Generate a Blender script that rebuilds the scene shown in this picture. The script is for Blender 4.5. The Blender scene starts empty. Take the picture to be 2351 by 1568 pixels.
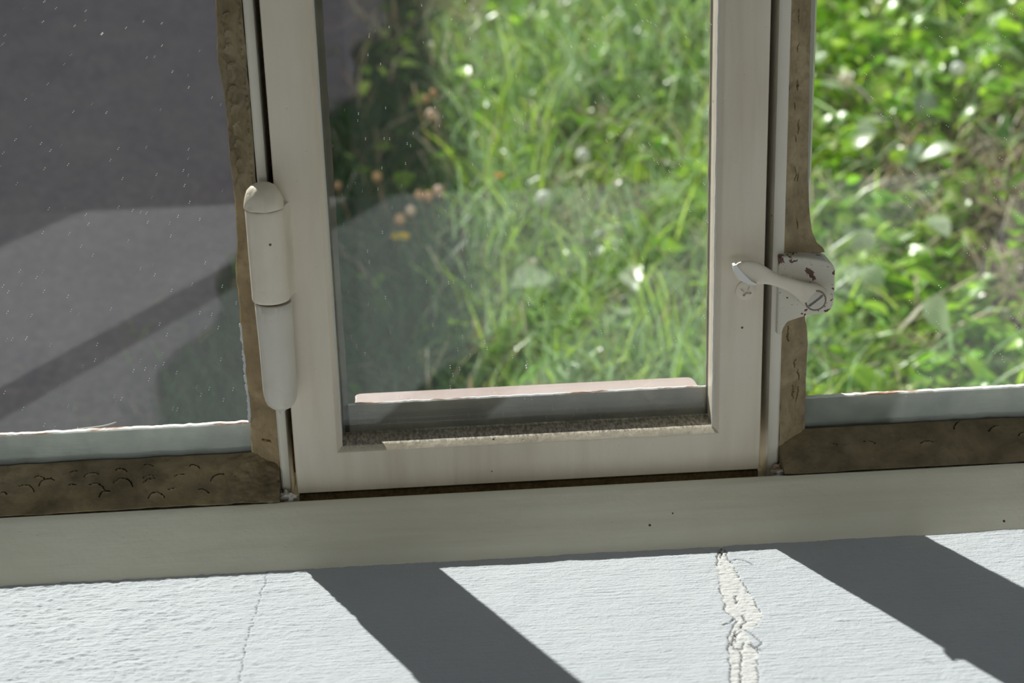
import bpy, bmesh, math, random
import numpy as np
from mathutils import Vector, Matrix

S = bpy.context.scene
COL = S.collection
MM = 0.001
rng = np.random.default_rng(7)
random.seed(7)

# ------------------------------------------------------------------ camera
PITCH, YAW, ROLL, FPX = 0.3556791664, 0.0584571804, -0.0286343412, 3970.9
def cam_axes():
    cp, sp, cy, sy = math.cos(PITCH), math.sin(PITCH), math.cos(YAW), math.sin(YAW)
    f = Vector((sy*cp, cy*cp, -sp)); r = Vector((cy, -sy, 0)); u = r.cross(f)
    c, s = math.cos(ROLL), math.sin(ROLL)
    return c*r + s*u, -s*r + c*u, f
r_, u_, f_ = cam_axes()
cam = bpy.data.cameras.new('camera'); co = bpy.data.objects.new('camera', cam); COL.objects.link(co)
m = Matrix((r_, u_, -f_)).transposed().to_4x4(); m.translation = Vector((0.05987, -0.75546, 0.36950))
co.matrix_world = m
cam.sensor_width = 36.0; cam.lens = 36.0*FPX/2351.0
cam.clip_start = 0.01; cam.clip_end = 200
cam.dof.use_dof = True; cam.dof.focus_distance = 0.79; cam.dof.aperture_fstop = 10.0
S.camera = co

# ------------------------------------------------------------------ light
SUN_EL, SUN_AZ = math.radians(41.6), math.radians(27.5)     # sun stands outside, to the left
w = bpy.data.worlds.new('world'); S.world = w; w.use_nodes = True
nt = w.node_tree; nt.nodes.clear()
sky = nt.nodes.new('ShaderNodeTexSky'); sky.sky_type = 'NISHITA'; sky.sun_disc = False
sky.sun_elevation = SUN_EL; sky.sun_rotation = -SUN_AZ; sky.air_density = 1.0; sky.dust_density = 1.2
bg = nt.nodes.new('ShaderNodeBackground'); bg.inputs['Strength'].default_value = 0.055
wo = nt.nodes.new('ShaderNodeOutputWorld')
nt.links.new(sky.outputs[0], bg.inputs[0]); nt.links.new(bg.outputs[0], wo.inputs[0])
sl = bpy.data.lights.new('sun', 'SUN'); sl.energy = 6.9; sl.angle = math.radians(0.55); sl.color = (1.0, 0.965, 0.91)
so = bpy.data.objects.new('sun', sl); COL.objects.link(so)
tosun = Vector((-math.sin(SUN_AZ)*math.cos(SUN_EL), math.cos(SUN_AZ)*math.cos(SUN_EL), math.sin(SUN_EL)))
so.rotation_euler = tosun.to_track_quat('Z', 'Y').to_euler(); so.location = tosun*8
# fill light added behind the camera to brighten the rail and sealant
al = bpy.data.lights.new('room_fill_light', 'AREA'); al.shape = 'RECTANGLE'; al.size = 2.6; al.size_y = 0.62; al.energy = 11; al.color = (.96, .98, .98)
ao = bpy.data.objects.new('room_fill_light', al); COL.objects.link(ao); ao.location = (.3, -3.97, .31); ao.rotation_euler = (math.radians(90), 0, 0)
S.view_settings.view_transform = 'Standard'; S.view_settings.look = 'None'
S.view_settings.gamma = 1.0; S.view_settings.exposure = 0.0; S.view_settings.use_curve_mapping = False

# ------------------------------------------------------------------ helpers
def tag(o, label=None, cat=None, group=None, kind=None):
    if label: o['label'] = label
    if cat: o['category'] = cat
    if group: o['group'] = group
    if kind: o['kind'] = kind
    return o
def empty(name, loc=(0, 0, 0)):
    o = bpy.data.objects.new(name, None); o.location = loc; o.empty_display_size = .02; COL.objects.link(o); return o
def link_mesh(name, me, mat, parent=None, smooth=False, angle=None):
    o = bpy.data.objects.new(name, me); COL.objects.link(o)
    if mat: me.materials.append(mat)
    if smooth:
        me.polygons.foreach_set('use_smooth', [True]*len(me.polygons))
        if angle: me.set_sharp_from_angle(angle=math.radians(angle))
    if parent:
        o.parent = parent; o.matrix_parent_inverse = Matrix.Translation(-Vector(parent.location))
    return o
def mesh_np(name, V, F, mat, parent=None, smooth=False, cols=None, angle=None):
    V = np.asarray(V, dtype=np.float32).reshape(-1, 3)
    me = bpy.data.meshes.new(name)
    F = np.asarray(F)
    if F.ndim == 2:
        n, k = F.shape
        me.vertices.add(len(V)); me.vertices.foreach_set('co', V.ravel())
        me.loops.add(n*k); me.loops.foreach_set('vertex_index', F.ravel().astype(np.int32))
        me.polygons.add(n); me.polygons.foreach_set('loop_start', np.arange(0, n*k, k, dtype=np.int32))
        me.polygons.foreach_set('loop_total', np.full(n, k, dtype=np.int32))
        me.update(calc_edges=True)
    else:
        me.from_pydata(V.tolist(), [], [list(f) for f in F])
    if cols is not None:
        a = me.color_attributes.new('tint', 'FLOAT_COLOR', 'POINT')
        c = np.ones((len(V), 4), dtype=np.float32); c[:, :3] = cols; a.data.foreach_set('color', c.ravel())
    return link_mesh(name, me, mat, parent, smooth, angle)
def bm_obj(name, bm, mat, parent=None, smooth=False, angle=None, bevel=0, seg=2):
    bmesh.ops.recalc_face_normals(bm, faces=bm.faces)
    me = bpy.data.meshes.new(name); bm.to_mesh(me); bm.free()
    o = link_mesh(name, me, mat, parent, smooth, angle)
    if bevel:
        b = o.modifiers.new('bevel', 'BEVEL'); b.width = bevel; b.segments = seg; b.limit_method = 'ANGLE'; b.angle_limit = math.radians(35)
    return o
def bm_box(bm, x0, x1, y0, y1, z0, z1):
    vs = [bm.verts.new((x, y, z)) for x in (x0, x1) for y in (y0, y1) for z in (z0, z1)]
    for f in ((0, 1, 3, 2), (4, 6, 7, 5), (0, 4, 5, 1), (2, 3, 7, 6), (0, 2, 6, 4), (1, 5, 7, 3)):
        bm.faces.new([vs[i] for i in f])
def bm_prism(bm, prof, a0, a1, axis):
    """profile of 2-D points extruded along axis: 'x' (y,z) or 'z' (x,y) or 'y' (x,z)"""
    def P(p, a):
        return {'x': (a, p[0], p[1]), 'z': (p[0], p[1], a), 'y': (p[0], a, p[1])}[axis]
    A = [bm.verts.new(P(p, a0)) for p in prof]; B = [bm.verts.new(P(p, a1)) for p in prof]
    n = len(prof)
    for i in range(n): bm.faces.new((A[i], A[(i+1) % n], B[(i+1) % n], B[i]))
    bm.faces.new(A); bm.faces.new(B[::-1])
def vnoise(x, y, seed=0):
    """smooth value noise"""
    xi = np.floor(x).astype(np.int64); yi = np.floor(y).astype(np.int64)
    fx = x-xi; fy = y-yi; fx = fx*fx*(3-2*fx); fy = fy*fy*(3-2*fy)
    def h(a, b):
        n = (a*374761393 + b*668265263 + seed*1274126177) & 0xffffffff
        n = ((n ^ (n >> 13))*1274126177) & 0xffffffff
        return ((n ^ (n >> 16)) & 0xffff)/65535.0
    return (h(xi, yi)*(1-fx)+h(xi+1, yi)*fx)*(1-fy)+(h(xi, yi+1)*(1-fx)+h(xi+1, yi+1)*fx)*fy*1.0
def fbm(x, y, seed=0, o=4):
    s = 0; a = 1.0; t = 0
    for i in range(o):
        s = s + a*vnoise(x*2**i, y*2**i, seed+i*17); t += a; a *= .5
    return s/t-.5

# ------------------------------------------------------------------ materials
def newmat(name):
    m = bpy.data.materials.new(name); m.use_nodes = True; t = m.node_tree
    return m, t, t.nodes['Principled BSDF'], t.nodes['Material Output']
def N(t, typ, **kw):
    n = t.nodes.new(typ)
    for k, v in kw.items():
        if hasattr(n, k) and k not in n.inputs: setattr(n, k, v)
        else: n.inputs[k].default_value = v
    return n
def objco(t, scale=(1, 1, 1)):
    c = t.nodes.new('ShaderNodeTexCoord'); mp = t.nodes.new('ShaderNodeMapping')
    mp.inputs['Scale'].default_value = scale
    t.links.new(c.outputs['Object'], mp.inputs[0]); return mp.outputs[0]
def ramp(t, fac, stops):
    r = t.nodes.new('ShaderNodeValToRGB'); e = r.color_ramp.elements
    while len(e) < len(stops): e.new(.5)
    for i, (p, c) in enumerate(stops):
        e[i].position = p; e[i].color = (*c, 1) if len(c) == 3 else c
    t.links.new(fac, r.inputs[0]); return r.outputs[0]
def mix(t, fac, a, b, blend='MIX'):
    n = t.nodes.new('ShaderNodeMix'); n.data_type = 'RGBA'; n.blend_type = blend
    for s, v in ((0, fac), (6, a), (7, b)):
        if hasattr(v, 'links'): t.links.new(v, n.inputs[s])
        else: n.inputs[s].default_value = v if s == 0 else (*v, 1)
    return n.outputs[2]
def noise(t, vec, scale, detail=4, rough=.55, dist=0):
    n = N(t, 'ShaderNodeTexNoise'); n.inputs['Scale'].default_value = scale; n.inputs['Detail'].default_value = detail
    n.inputs['Roughness'].default_value = rough; n.inputs['Distortion'].default_value = dist
    t.links.new(vec, n.inputs['Vector']); return n.outputs[0]
def bump(t, h, strength, dist, prev=None):
    b = t.nodes.new('ShaderNodeBump'); b.inputs['Strength'].default_value = strength; b.inputs['Distance'].default_value = dist
    t.links.new(h, b.inputs['Height'])
    if prev: t.links.new(prev, b.inputs['Normal'])
    return b.outputs[0]

def paint(name, c1, c2, stretch=(1, 1, 1), rough=.38, bumpd=.0006, dirt=.0, specks=True):
    """old gloss paint: brush marks along one axis, small pits and brown specks"""
    m, t, b, o = newmat(name)
    st = objco(t, stretch); ob = objco(t)
    br = noise(t, st, 130, 5, .6)
    big = noise(t, ob, 14, 3)
    col = mix(t, ramp(t, big, [(.35, (0, 0, 0)), (.65, (1, 1, 1))]), c1, c2)
    st2 = noise(t, st, 32, 4, .6, .5); grimy = tuple(c*k for c, k in zip(c2, (.80, .78, .72)))
    col = mix(t, ramp(t, st2, [(.48, (0, 0, 0)), (.70, (.75, .75, .75))]), col, grimy)
    col = mix(t, ramp(t, br, [(.3, (0, 0, 0)), (.75, (.35, .35, .35))]), col, tuple(min(1, c*1.12) for c in c1))
    if specks:
        v = N(t, 'ShaderNodeTexVoronoi'); v.inputs['Scale'].default_value = 85; t.links.new(ob, v.inputs['Vector'])
        pit = ramp(t, v.outputs['Distance'], [(.0, (1, 1, 1)), (.045, (1, 1, 1)), (.06, (0, 0, 0))])
        sep = N(t, 'ShaderNodeSeparateColor'); t.links.new(v.outputs['Color'], sep.inputs[0])
        g = N(t, 'ShaderNodeMath', operation='GREATER_THAN'); t.links.new(sep.outputs[0], g.inputs[0]); g.inputs[1].default_value = .8
        mm = N(t, 'ShaderNodeMath', operation='MULTIPLY'); t.links.new(pit, mm.inputs[0]); t.links.new(g.outputs[0], mm.inputs[1])
        col = mix(t, mm.outputs[0], col, (.12, .07, .035))
    if dirt:
        ge = N(t, 'ShaderNodeNewGeometry'); sp = N(t, 'ShaderNodeSeparateXYZ'); t.links.new(ge.outputs['Normal'], sp.inputs[0])
        gr = noise(t, objco(t, (1, .3, 1)), 700, 6, .7)
        d = N(t, 'ShaderNodeMath', operation='MULTIPLY'); t.links.new(ramp(t, sp.outputs[2], [(.75, (0, 0, 0)), (.95, (1, 1, 1))]), d.inputs[0])
        t.links.new(ramp(t, gr, [(.42, (dirt,)*3), (.62, (.25*dirt,)*3)]), d.inputs[1])
        col = mix(t, d.outputs[0], col, (.10, .085, .065))
    t.links.new(col, b.inputs['Base Color'])
    b.inputs['Roughness'].default_value = rough
    n1 = bump(t, br, .45, bumpd); n2 = bump(t, noise(t, ob, 60, 3), .5, bumpd*2.6, n1)
    n2 = bump(t, noise(t, ob, 1500, 3, .7), .22, .0003, n2)
    if specks: 
        v2 = N(t, 'ShaderNodeTexVoronoi'); v2.inputs['Scale'].default_value = 150; t.links.new(ob, v2.inputs['Vector'])
        n2 = bump(t, ramp(t, v2.outputs['Distance'], [(.03, (0, 0, 0)), (.12, (1, 1, 1))]), .35, .0004, n2)
    t.links.new(n2, b.inputs['Normal'])
    return m
M = {}
M['sash'] = paint('cream_sash_paint', (.82, .745, .61), (.77, .69, .555), (1, 1, .12), dirt=.8)
M['rail'] = paint('cream_rail_paint', (.90, .87, .73), (.83, .80, .66), (.07, 1, 1), rough=.33, bumpd=.0009)
M['rib'] = paint('cream_rib_paint', (.82, .78, .67), (.72, .68, .58), (1, 1, .1), dirt=.5)
M['hinge'] = paint('cream_hinge_paint', (.82, .755, .63), (.76, .69, .565), (1, 1, .5), rough=.42)
M['hinge_low'] = paint('grey_hinge_paint', (.70, .66, .58), (.60, .565, .49), (1, 1, .8), rough=.38)
M['pink'] = paint('pinkish_weather_bar_paint', (.40, .31, .29), (.46, .37, .34), (.1, 1, 1), rough=.5)
M['wallpaint'] = paint('pale_wall_paint', (.72, .73, .70), (.66, .67, .65), rough=.8, specks=False)
M['dim'] = paint('grey_room_paint', (.20, .205, .22), (.16, .165, .18), rough=.8, specks=False)

def mk_sealant():
    m, t, b, o = newmat('dirty_sealant')
    ob = objco(t)
    n1 = noise(t, ob, 45, 5, .6, .6); n2 = noise(t, ob, 260, 5, .65)
    col = ramp(t, n1, [(.25, (.17, .125, .06)), (.5, (.31, .24, .13)), (.72, (.44, .355, .21))])
    col = mix(t, ramp(t, n2, [(.5, (0, 0, 0)), (.75, (.5, .5, .5))]), col, (.12, .085, .055))
    a = N(t, 'ShaderNodeVertexColor', layer_name='tint')
    col = mix(t, 1.0, col, a.outputs[0], 'MULTIPLY')
    t.links.new(col, b.inputs['Base Color']); b.inputs['Roughness'].default_value = .5
    v = N(t, 'ShaderNodeTexVoronoi', feature='DISTANCE_TO_EDGE'); v.inputs['Scale'].default_value = 90
    t.links.new(noise_vec(t, ob), v.inputs['Vector'])
    cr = ramp(t, v.outputs['Distance'], [(0, (0, 0, 0)), (.02, (1, 1, 1))])
    nn = bump(t, n2, .5, .0006); t.links.new(nn, b.inputs['Normal'])
    return m
def noise_vec(t, vec):
    n = N(t, 'ShaderNodeTexNoise'); n.inputs['Scale'].default_value = 40; t.links.new(vec, n.inputs['Vector'])
    mx = N(t, 'ShaderNodeVectorMath', operation='MULTIPLY_ADD'); t.links.new(n.outputs['Color'], mx.inputs[0])
    mx.inputs[1].default_value = (.02, .02, .02); t.links.new(vec, mx.inputs[2]); return mx.outputs[0]
M['sealant'] = mk_sealant()

def mk_putty(name, base, edge=True):
    m, t, b, o = newmat(name)
    ob = objco(t, (.25, 1, 1)); n1 = noise(t, ob, 160, 5, .65); n2 = noise(t, objco(t), 40, 3)
    col = mix(t, ramp(t, n2, [(.38, (0, 0, 0)), (.62, (1, 1, 1))]), base, tuple(c*.68 for c in base))
    ge = N(t, 'ShaderNodeNewGeometry'); sp = N(t, 'ShaderNodeSeparateXYZ'); t.links.new(ge.outputs['Normal'], sp.inputs[0])
    up = ramp(t, sp.outputs[2], [(.3, (0, 0, 0)), (.6, (1, 1, 1))])
    chip = ramp(t, n1, [(.40, (.30, .15, .08)), (.45, (.55, .42, .35)), (.50, (.86, .84, .82))])
    col = mix(t, up, col, chip)
    t.links.new(col, b.inputs['Base Color']); b.inputs['Roughness'].default_value = .6
    t.links.new(bump(t, n1, .5, .0008), b.inputs['Normal'])
    return m
M['filler'] = mk_putty('grey_filler', (.45, .42, .36))
M['putty'] = mk_putty('weathered_putty', (.50, .51, .43))
M['putty_dark'] = mk_putty('dark_weathered_putty', (.27, .235, .185))

def mk_glass():
    m, t, b, o = newmat('dusty_window_glass'); t.nodes.remove(b)
    ge = N(t, 'ShaderNodeNewGeometry')
    dt = N(t, 'ShaderNodeVectorMath', operation='DOT_PRODUCT'); t.links.new(ge.outputs['Incoming'], dt.inputs[0]); t.links.new(ge.outputs['Normal'], dt.inputs[1])
    ab = N(t, 'ShaderNodeMath', operation='ABSOLUTE'); t.links.new(dt.outputs['Value'], ab.inputs[0])
    inv = N(t, 'ShaderNodeMath', operation='SUBTRACT'); inv.inputs[0].default_value = 1; t.links.new(ab.outputs[0], inv.inputs[1])
    pw = N(t, 'ShaderNodeMath', operation='POWER'); t.links.new(inv.outputs[0], pw.inputs[0]); pw.inputs[1].default_value = 5
    fr = N(t, 'ShaderNodeMath', operation='MULTIPLY_ADD'); t.links.new(pw.outputs[0], fr.inputs[0]); fr.inputs[1].default_value = .94; fr.inputs[2].default_value = .058
    tr = N(t, 'ShaderNodeBsdfTransparent'); tr.inputs[0].default_value = (.955, .975, .965, 1)
    gl = N(t, 'ShaderNodeBsdfGlossy'); gl.inputs['Roughness'].default_value = 0.0
    mx = N(t, 'ShaderNodeMixShader'); t.links.new(fr.outputs[0], mx.inputs[0]); t.links.new(tr.outputs[0], mx.inputs[1]); t.links.new(gl.outputs[0], mx.inputs[2])
    # dust: film that scatters a little light, and small white specks
    ob = objco(t)
    di = N(t, 'ShaderNodeBsdfDiffuse'); di.inputs[0].default_value = (.75, .8, .8, 1)
    tl = N(t, 'ShaderNodeBsdfTranslucent'); tl.inputs[0].default_value = (.8, .85, .82, 1)
    ds = N(t, 'ShaderNodeMixShader'); ds.inputs[0].default_value = .5; t.links.new(di.outputs[0], ds.inputs[1]); t.links.new(tl.outputs[0], ds.inputs[2])
    def specks(scale, rad, keep):
        v = N(t, 'ShaderNodeTexVoronoi'); v.inputs['Scale'].default_value = scale
        t.links.new(objco(t, (1, .0001, 1)), v.inputs['Vector'])
        a = N(t, 'ShaderNodeMath', operation='LESS_THAN'); t.links.new(v.outputs['Distance'], a.inputs[0]); a.inputs[1].default_value = rad
        s = N(t, 'ShaderNodeSeparateColor'); t.links.new(v.outputs['Color'], s.inputs[0])
        g = N(t, 'ShaderNodeMath', operation='GREATER_THAN'); t.links.new(s.outputs[0], g.inputs[0]); g.inputs[1].default_value = keep
        p = N(t, 'ShaderNodeMath', operation='MULTIPLY'); t.links.new(a.outputs[0], p.inputs[0]); t.links.new(g.outputs[0], p.inputs[1]); return p.outputs[0]
    s1 = specks(300, .062, .30); s2 = specks(62, .026, .55)
    sm = N(t, 'ShaderNodeMath', operation='MAXIMUM'); t.links.new(s1, sm.inputs[0]); t.links.new(s2, sm.inputs[1])
    film = N(t, 'ShaderNodeMath', operation='MULTIPLY'); t.links.new(noise(t, ob, 9, 4), film.inputs[0]); film.inputs[1].default_value = .022
    sc = N(t, 'ShaderNodeMath', operation='MULTIPLY'); t.links.new(sm.outputs[0], sc.inputs[0]); sc.inputs[1].default_value = .5
    tot = N(t, 'ShaderNodeMath', operation='ADD'); t.links.new(film.outputs[0], tot.inputs[0]); t.links.new(sc.outputs[0], tot.inputs[1])
    fin = N(t, 'ShaderNodeMixShader'); t.links.new(tot.outputs[0], fin.inputs[0]); t.links.new(mx.outputs[0], fin.inputs[1]); t.links.new(ds.outputs[0], fin.inputs[2])
    t.links.new(fin.outputs[0], o.inputs[0])
    return m
M['glass'] = mk_glass()

def mk_plaster():
    m, t, b, o = newmat('painted_plaster_sill')
    ob = objco(t); st = objco(t, (.08, 1, 1))
    a = N(t, 'ShaderNodeVertexColor', layer_name='tint')
    n1 = noise(t, ob, 30, 5, .6); n2 = noise(t, ob, 900, 5, .7); n3 = noise(t, st, 700, 4, .6); n4 = noise(t, ob, 8, 2)
    col = mix(t, n1, (.51, .55, .60), (.60, .63, .67))
    # dull specks in the paint
    v = N(t, 'ShaderNodeTexVoronoi'); v.inputs['Scale'].default_value = 70; t.links.new(noise_vec(t, ob), v.inputs['Vector'])
    sep = N(t, 'ShaderNodeSeparateColor'); t.links.new(v.outputs['Color'], sep.inputs[0])
    g = N(t, 'ShaderNodeMath', operation='GREATER_THAN'); t.links.new(sep.outputs[0], g.inputs[0]); g.inputs[1].default_value = .82
    mm = N(t, 'ShaderNodeMath', operation='MULTIPLY'); t.links.new(ramp(t, v.outputs['Distance'], [(.03, (.8, .8, .8)), (.12, (0, 0, 0))]), mm.inputs[0]); t.links.new(g.outputs[0], mm.inputs[1])
    col = mix(t, mm.outputs[0], col, (.33, .37, .42))
    col = mix(t, 1.0, col, a.outputs[0], 'MULTIPLY')
    t.links.new(col, b.inputs['Base Color']); b.inputs['Roughness'].default_value = .75
    nn = bump(t, n2, .6, .0009); nn = bump(t, n3, .7, .0009, nn)
    t.links.new(nn, b.inputs['Normal'])
    return m
M['plaster'] = mk_plaster()

def mk_tinted(name, rough=.5, trans=.35, spec=.9):
    m, t, b, o = newmat(name)
    a = N(t, 'ShaderNodeVertexColor', layer_name='tint')
    t.links.new(a.outputs[0], b.inputs['Base Color']); b.inputs['Roughness'].default_value = rough
    b.inputs['Specular IOR Level'].default_value = spec
    if trans:
        tl = N(t, 'ShaderNodeBsdfTranslucent'); t.links.new(a.outputs[0], tl.inputs[0])
        mx = N(t, 'ShaderNodeMixShader'); mx.inputs[0].default_value = trans
        t.links.new(b.outputs[0], mx.inputs[1]); t.links.new(tl.outputs[0], mx.inputs[2]); t.links.new(mx.outputs[0], o.inputs[0])
    return m
M['grass'] = mk_tinted('grass_leaf', .34, .5)
M['weed'] = mk_tinted('broad_leaf', .32, .48)
M['dry'] = mk_tinted('dry_stem', .6, .2)

def mk_ground(name, stops, sc, bd):
    m, t, b, o = newmat(name); ob = objco(t)
    n1 = noise(t, ob, sc, 6, .65); n2 = noise(t, ob, sc*8, 4, .7)
    col = ramp(t, n1, stops)
    col = mix(t, ramp(t, n2, [(.4, (0, 0, 0)), (.7, (.5, .5, .5))]), col, tuple(min(1, c*1.6) for c in stops[-1][1]))
    t.links.new(col, b.inputs['Base Color']); b.inputs['Roughness'].default_value = .9
    t.links.new(bump(t, n2, .7, bd), b.inputs['Normal']); return m
M['soil'] = mk_ground('brown_soil', [(.3, (.05, .032, .02)), (.5, (.11, .075, .045)), (.7, (.20, .15, .10))], 22, .006)
M['groove'] = mk_ground('dark_brown', [(.3, (.10, .065, .03)), (.5, (.16, .11, .05)), (.7, (.22, .16, .09))], 60, .001)
M['asphalt'] = mk_ground('purple_grey_asphalt', [(.3, (.115, .10, .122)), (.55, (.155, .135, .150)), (.75, (.19, .165, .172))], 14, .003)
M['masonry'] = mk_ground('pale_render', [(.3, (.5, .48, .44)), (.7, (.6, .58, .54))], 4, .004)

# ------------------------------------------------------------------ the room (walls are 0.53 m thick; the sill fills the niche)
NX0, NX1, YI, YO = -0.56, 0.90, -0.565, 0.06      # niche sides, inner wall face, outer wall face
WT = 1.06                                        # top of the window
def struct(name, boxes, mat, label, cat):
    bm = bmesh.new()
    for b in boxes: bm_box(bm, *b)
    return tag(bm_obj(name, bm, mat), label, cat, kind='structure')
struct('wall_front', [(-3, NX0, YI, YO, -.95, 2.3), (NX1, 3, YI, YO, -.95, 2.3), (NX0, NX1, YI, YO, WT+.03, 2.3), (NX0, NX1, YI, YO, -.95, -.06)],
       M['wallpaint'], 'thick pale wall around the window niche', 'wall')
struct('wall_left', [(-3.1, -3, -4, YI, -.95, 2.3)], M['dim'], 'grey side wall of the room, left of the window', 'wall')
struct('wall_right', [(3, 3.1, -4, YI, -.95, 2.3)], M['dim'], 'grey side wall of the room, right of the window', 'wall')
struct('wall_back', [(-3.1, -1, -4.1, -4, -.95, 2.3), (1.6, 3.1, -4.1, -4, -.95, 2.3), (-1, 1.6, -4.1, -4, -.95, 0), (-1, 1.6, -4.1, -4, .64, 2.3)], M['dim'], 'grey wall at the back of the room, facing the window', 'wall')  # opening added for the fill light
struct('floor', [(-3.1, 3.1, -4.1, YI, -1.05, -.95)], M['dim'], 'grey floor of the room below the sill', 'floor')
struct('ceiling', [(-3.1, 3.1, -4.1, YO, 2.3, 2.4)], M['wallpaint'], 'pale ceiling of the room', 'ceiling')

# ------------------------------------------------------------------ plaster sill with real relief, cracks and peeled band
def seg_dist(X, Y, pts):
    d = np.full(X.shape, 1e9)
    for (ax, ay), (bx, by) in zip(pts[:-1], pts[1:]):
        vx, vy = bx-ax, by-ay; L = vx*vx+vy*vy
        t = np.clip(((X-ax)*vx+(Y-ay)*vy)/L, 0, 1)
        d = np.minimum(d, np.hypot(X-ax-t*vx, Y-ay-t*vy))
    return d
def interp_x(Y, pts):
    ys = np.array([p[1] for p in pts])[::-1]; xs = np.array([p[0] for p in pts])[::-1]
    return np.interp(Y, ys, xs)
def build_sill():
    nx, ny = 860, 300
    x = np.linspace(-160, 350, nx); y = np.linspace(-195, -38, ny)
    X, Y = np.meshgrid(x, y, indexing='ij')
    # trowelled plaster: lumpy on the left, brushed to the right
    lump = fbm(X/3.0, Y/2.2, 3, 4); brush = fbm(X/9.0, Y/.9, 9, 3); soft = fbm(X/14, Y/9, 5, 3)
    wl = np.clip((60-X)/120, .25, 1)
    zc = .55*soft + wl*.85*lump + .24*brush + .30*fbm(X/1.1, Y/.8, 83, 2)
    bl = fbm(X/4.5, Y/2.6, 31, 2); zc += wl*.45*np.clip(bl-.10, 0, .3)/.3
    T = np.ones(X.shape+(3,))
    # peeled band of bare plaster on the right
    L = interp_x(Y, [(196, -38), (193.6, -50.2), (189.8, -66.1), (188, -86.4), (186.4, -105.7), (189.2, -115.5), (183.6, -127.7), (180.3, -148.3), (178.2, -164.1), (176, -200)]) + .9*fbm(Y/3, X*0+3, 71, 3)*2
    R = interp_x(Y, [(196.2, -38), (196, -50.5), (197.3, -62.8), (198.1, -79.5), (199.7, -95.7), (201, -111.2), (197.4, -120.6), (190.6, -124), (191.5, -130.9), (192.8, -140.5), (188.4, -165.3), (186, -200)]) + .9*fbm(Y/3, X*0+9, 72, 3)*2
    ins = (X > L) & (X < R)
    e = np.minimum(X-L, R-X)
    rough = fbm(X/1.9, Y/1.3, 44, 4)
    zc = np.where(ins, zc*.4-.35+.95*rough, zc)
    T[ins] = (1.20, 1.14, 1.06)
    edge = np.abs(e) < .26
    keep = fbm(X/6, Y/6, 12, 2) > -.14
    zc = np.where(edge & keep, zc-.6, zc); T[edge & keep] = (.42, .42, .42)
    mid = np.abs(X-(L*.6+R*.4)-1.4*fbm(Y/2.5, X*0, 55, 3)*2) < .35
    mk = mid & ins & (fbm(Y/9, X*0+1, 23, 2) > -.12)
    zc = np.where(mk, zc-.8, zc); T[mk] = (.34, .30, .27)
    # side branches
    for pts in ([(197, -62), (200, -60.5), (204, -62.5), (206.5, -66.5)], [(189, -113), (186.5, -117), (183, -118.5)], [(191, -135), (194, -139), (195, -141)],
                [(190, -124), (186, -127), (184, -134), (184, -138), (187.5, -138), (189, -133)], [(191, -122), (194, -128), (196.5, -135), (193.5, -138), (190, -137)]):
        d = seg_dist(X+.5*fbm(X/2, Y/2, 5, 2), Y, pts) < .3
        zc = np.where(d, zc-.8, zc); T[d] = (.4, .4, .4)
    # hairline crack on the left
    d = seg_dist(X+2.4*fbm(Y/5, X*0, 61, 4)+.8*fbm(Y/1.2, X*0, 62, 2), Y, [(-13.5, -40), (-13.9, -54.3), (-14.7, -66.4), (-15.5, -82.1), (-17, -100.9), (-18, -118.8), (-19.2, -141.9), (-22, -200)])
    hair = d < .20
    zc = np.where(hair, zc-.5, zc); T[hair] = (.5, .5, .52)
    # plaster rises slightly to the foot of the rail
    zc += 1.0*np.exp(-(Y+44)/-3.0)*0 + .5*np.clip((Y+52)/6, 0, 1)*(fbm(X/10, Y/10, 77, 2)+.5)
    zc = zc*.95
    V = np.stack([X*MM, Y*MM, zc*MM], -1).reshape(-1, 3)
    i = np.arange(nx-1)[:, None]*ny+np.arange(ny-1)[None, :]
    F = np.stack([i, i+ny, i+ny+1, i+1], -1).reshape(-1, 4)
    # surrounding slab: frame of four blocks and the body beneath
    V2 = []; F2 = []
    def box(x0, x1, y0, y1, z0, z1):
        b = len(V)+len(V2)
        V2.extend([(X_, Y_, Z_) for X_ in (x0, x1) for Y_ in (y0, y1) for Z_ in (z0, z1)])
        F2.extend([[b+k for k in f] for f in ((0, 1, 3, 2), (4, 6, 7, 5), (0, 4, 5, 1), (2, 3, 7, 6), (0, 2, 6, 4), (1, 5, 7, 3))])
    box(NX0, -.16, YI-.012, -.030, -.06, 0); box(.35, NX1, YI-.012, -.030, -.06, 0)
    box(-.16, .35, YI-.012, -.195, -.06, 0); box(-.16, .35, -.195, -.030, -.06, -.0025)
    cols = np.concatenate([T.reshape(-1, 3), np.ones((len(V2), 3))])
    o = mesh_np('windowsill', np.concatenate([V, np.array(V2)]), np.concatenate([F, np.array(F2)]), M['plaster'], cols=cols)
    o.data.polygons.foreach_set('use_smooth', [True]*len(F)+[False]*len(F2))
    return tag(o, 'wide sunlit white plaster sill with a cracked peeled seam', 'window sill', kind='structure')
build_sill()

# ------------------------------------------------------------------ fixed frame of the window
def mm(pts): return [(a*MM, b*MM) for a, b in pts]
X0, X1 = -.555, .895
bm = bmesh.new()
prof = mm([(46, -58), (46, 16), (-19.6, 16), (-20.2, 20.6), (-21.2, 22.2), (-23, 22.6), (-25, 22.0), (-26.6, 20.8), (-28.5, 18.9), (-46.8, .7), (-48.5, -1.2), (-48.5, -3), (-30, -3), (-30, -58)])
prof = [prof[0]]+prof[1:]
bm_prism(bm, prof, X0, X1, 'x')
rail = tag(bm_obj('trim_1', bm, M['rail'], smooth=True, angle=28), 'wide cream painted bottom rail lying on the plaster sill', 'window rail', kind='structure')

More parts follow.
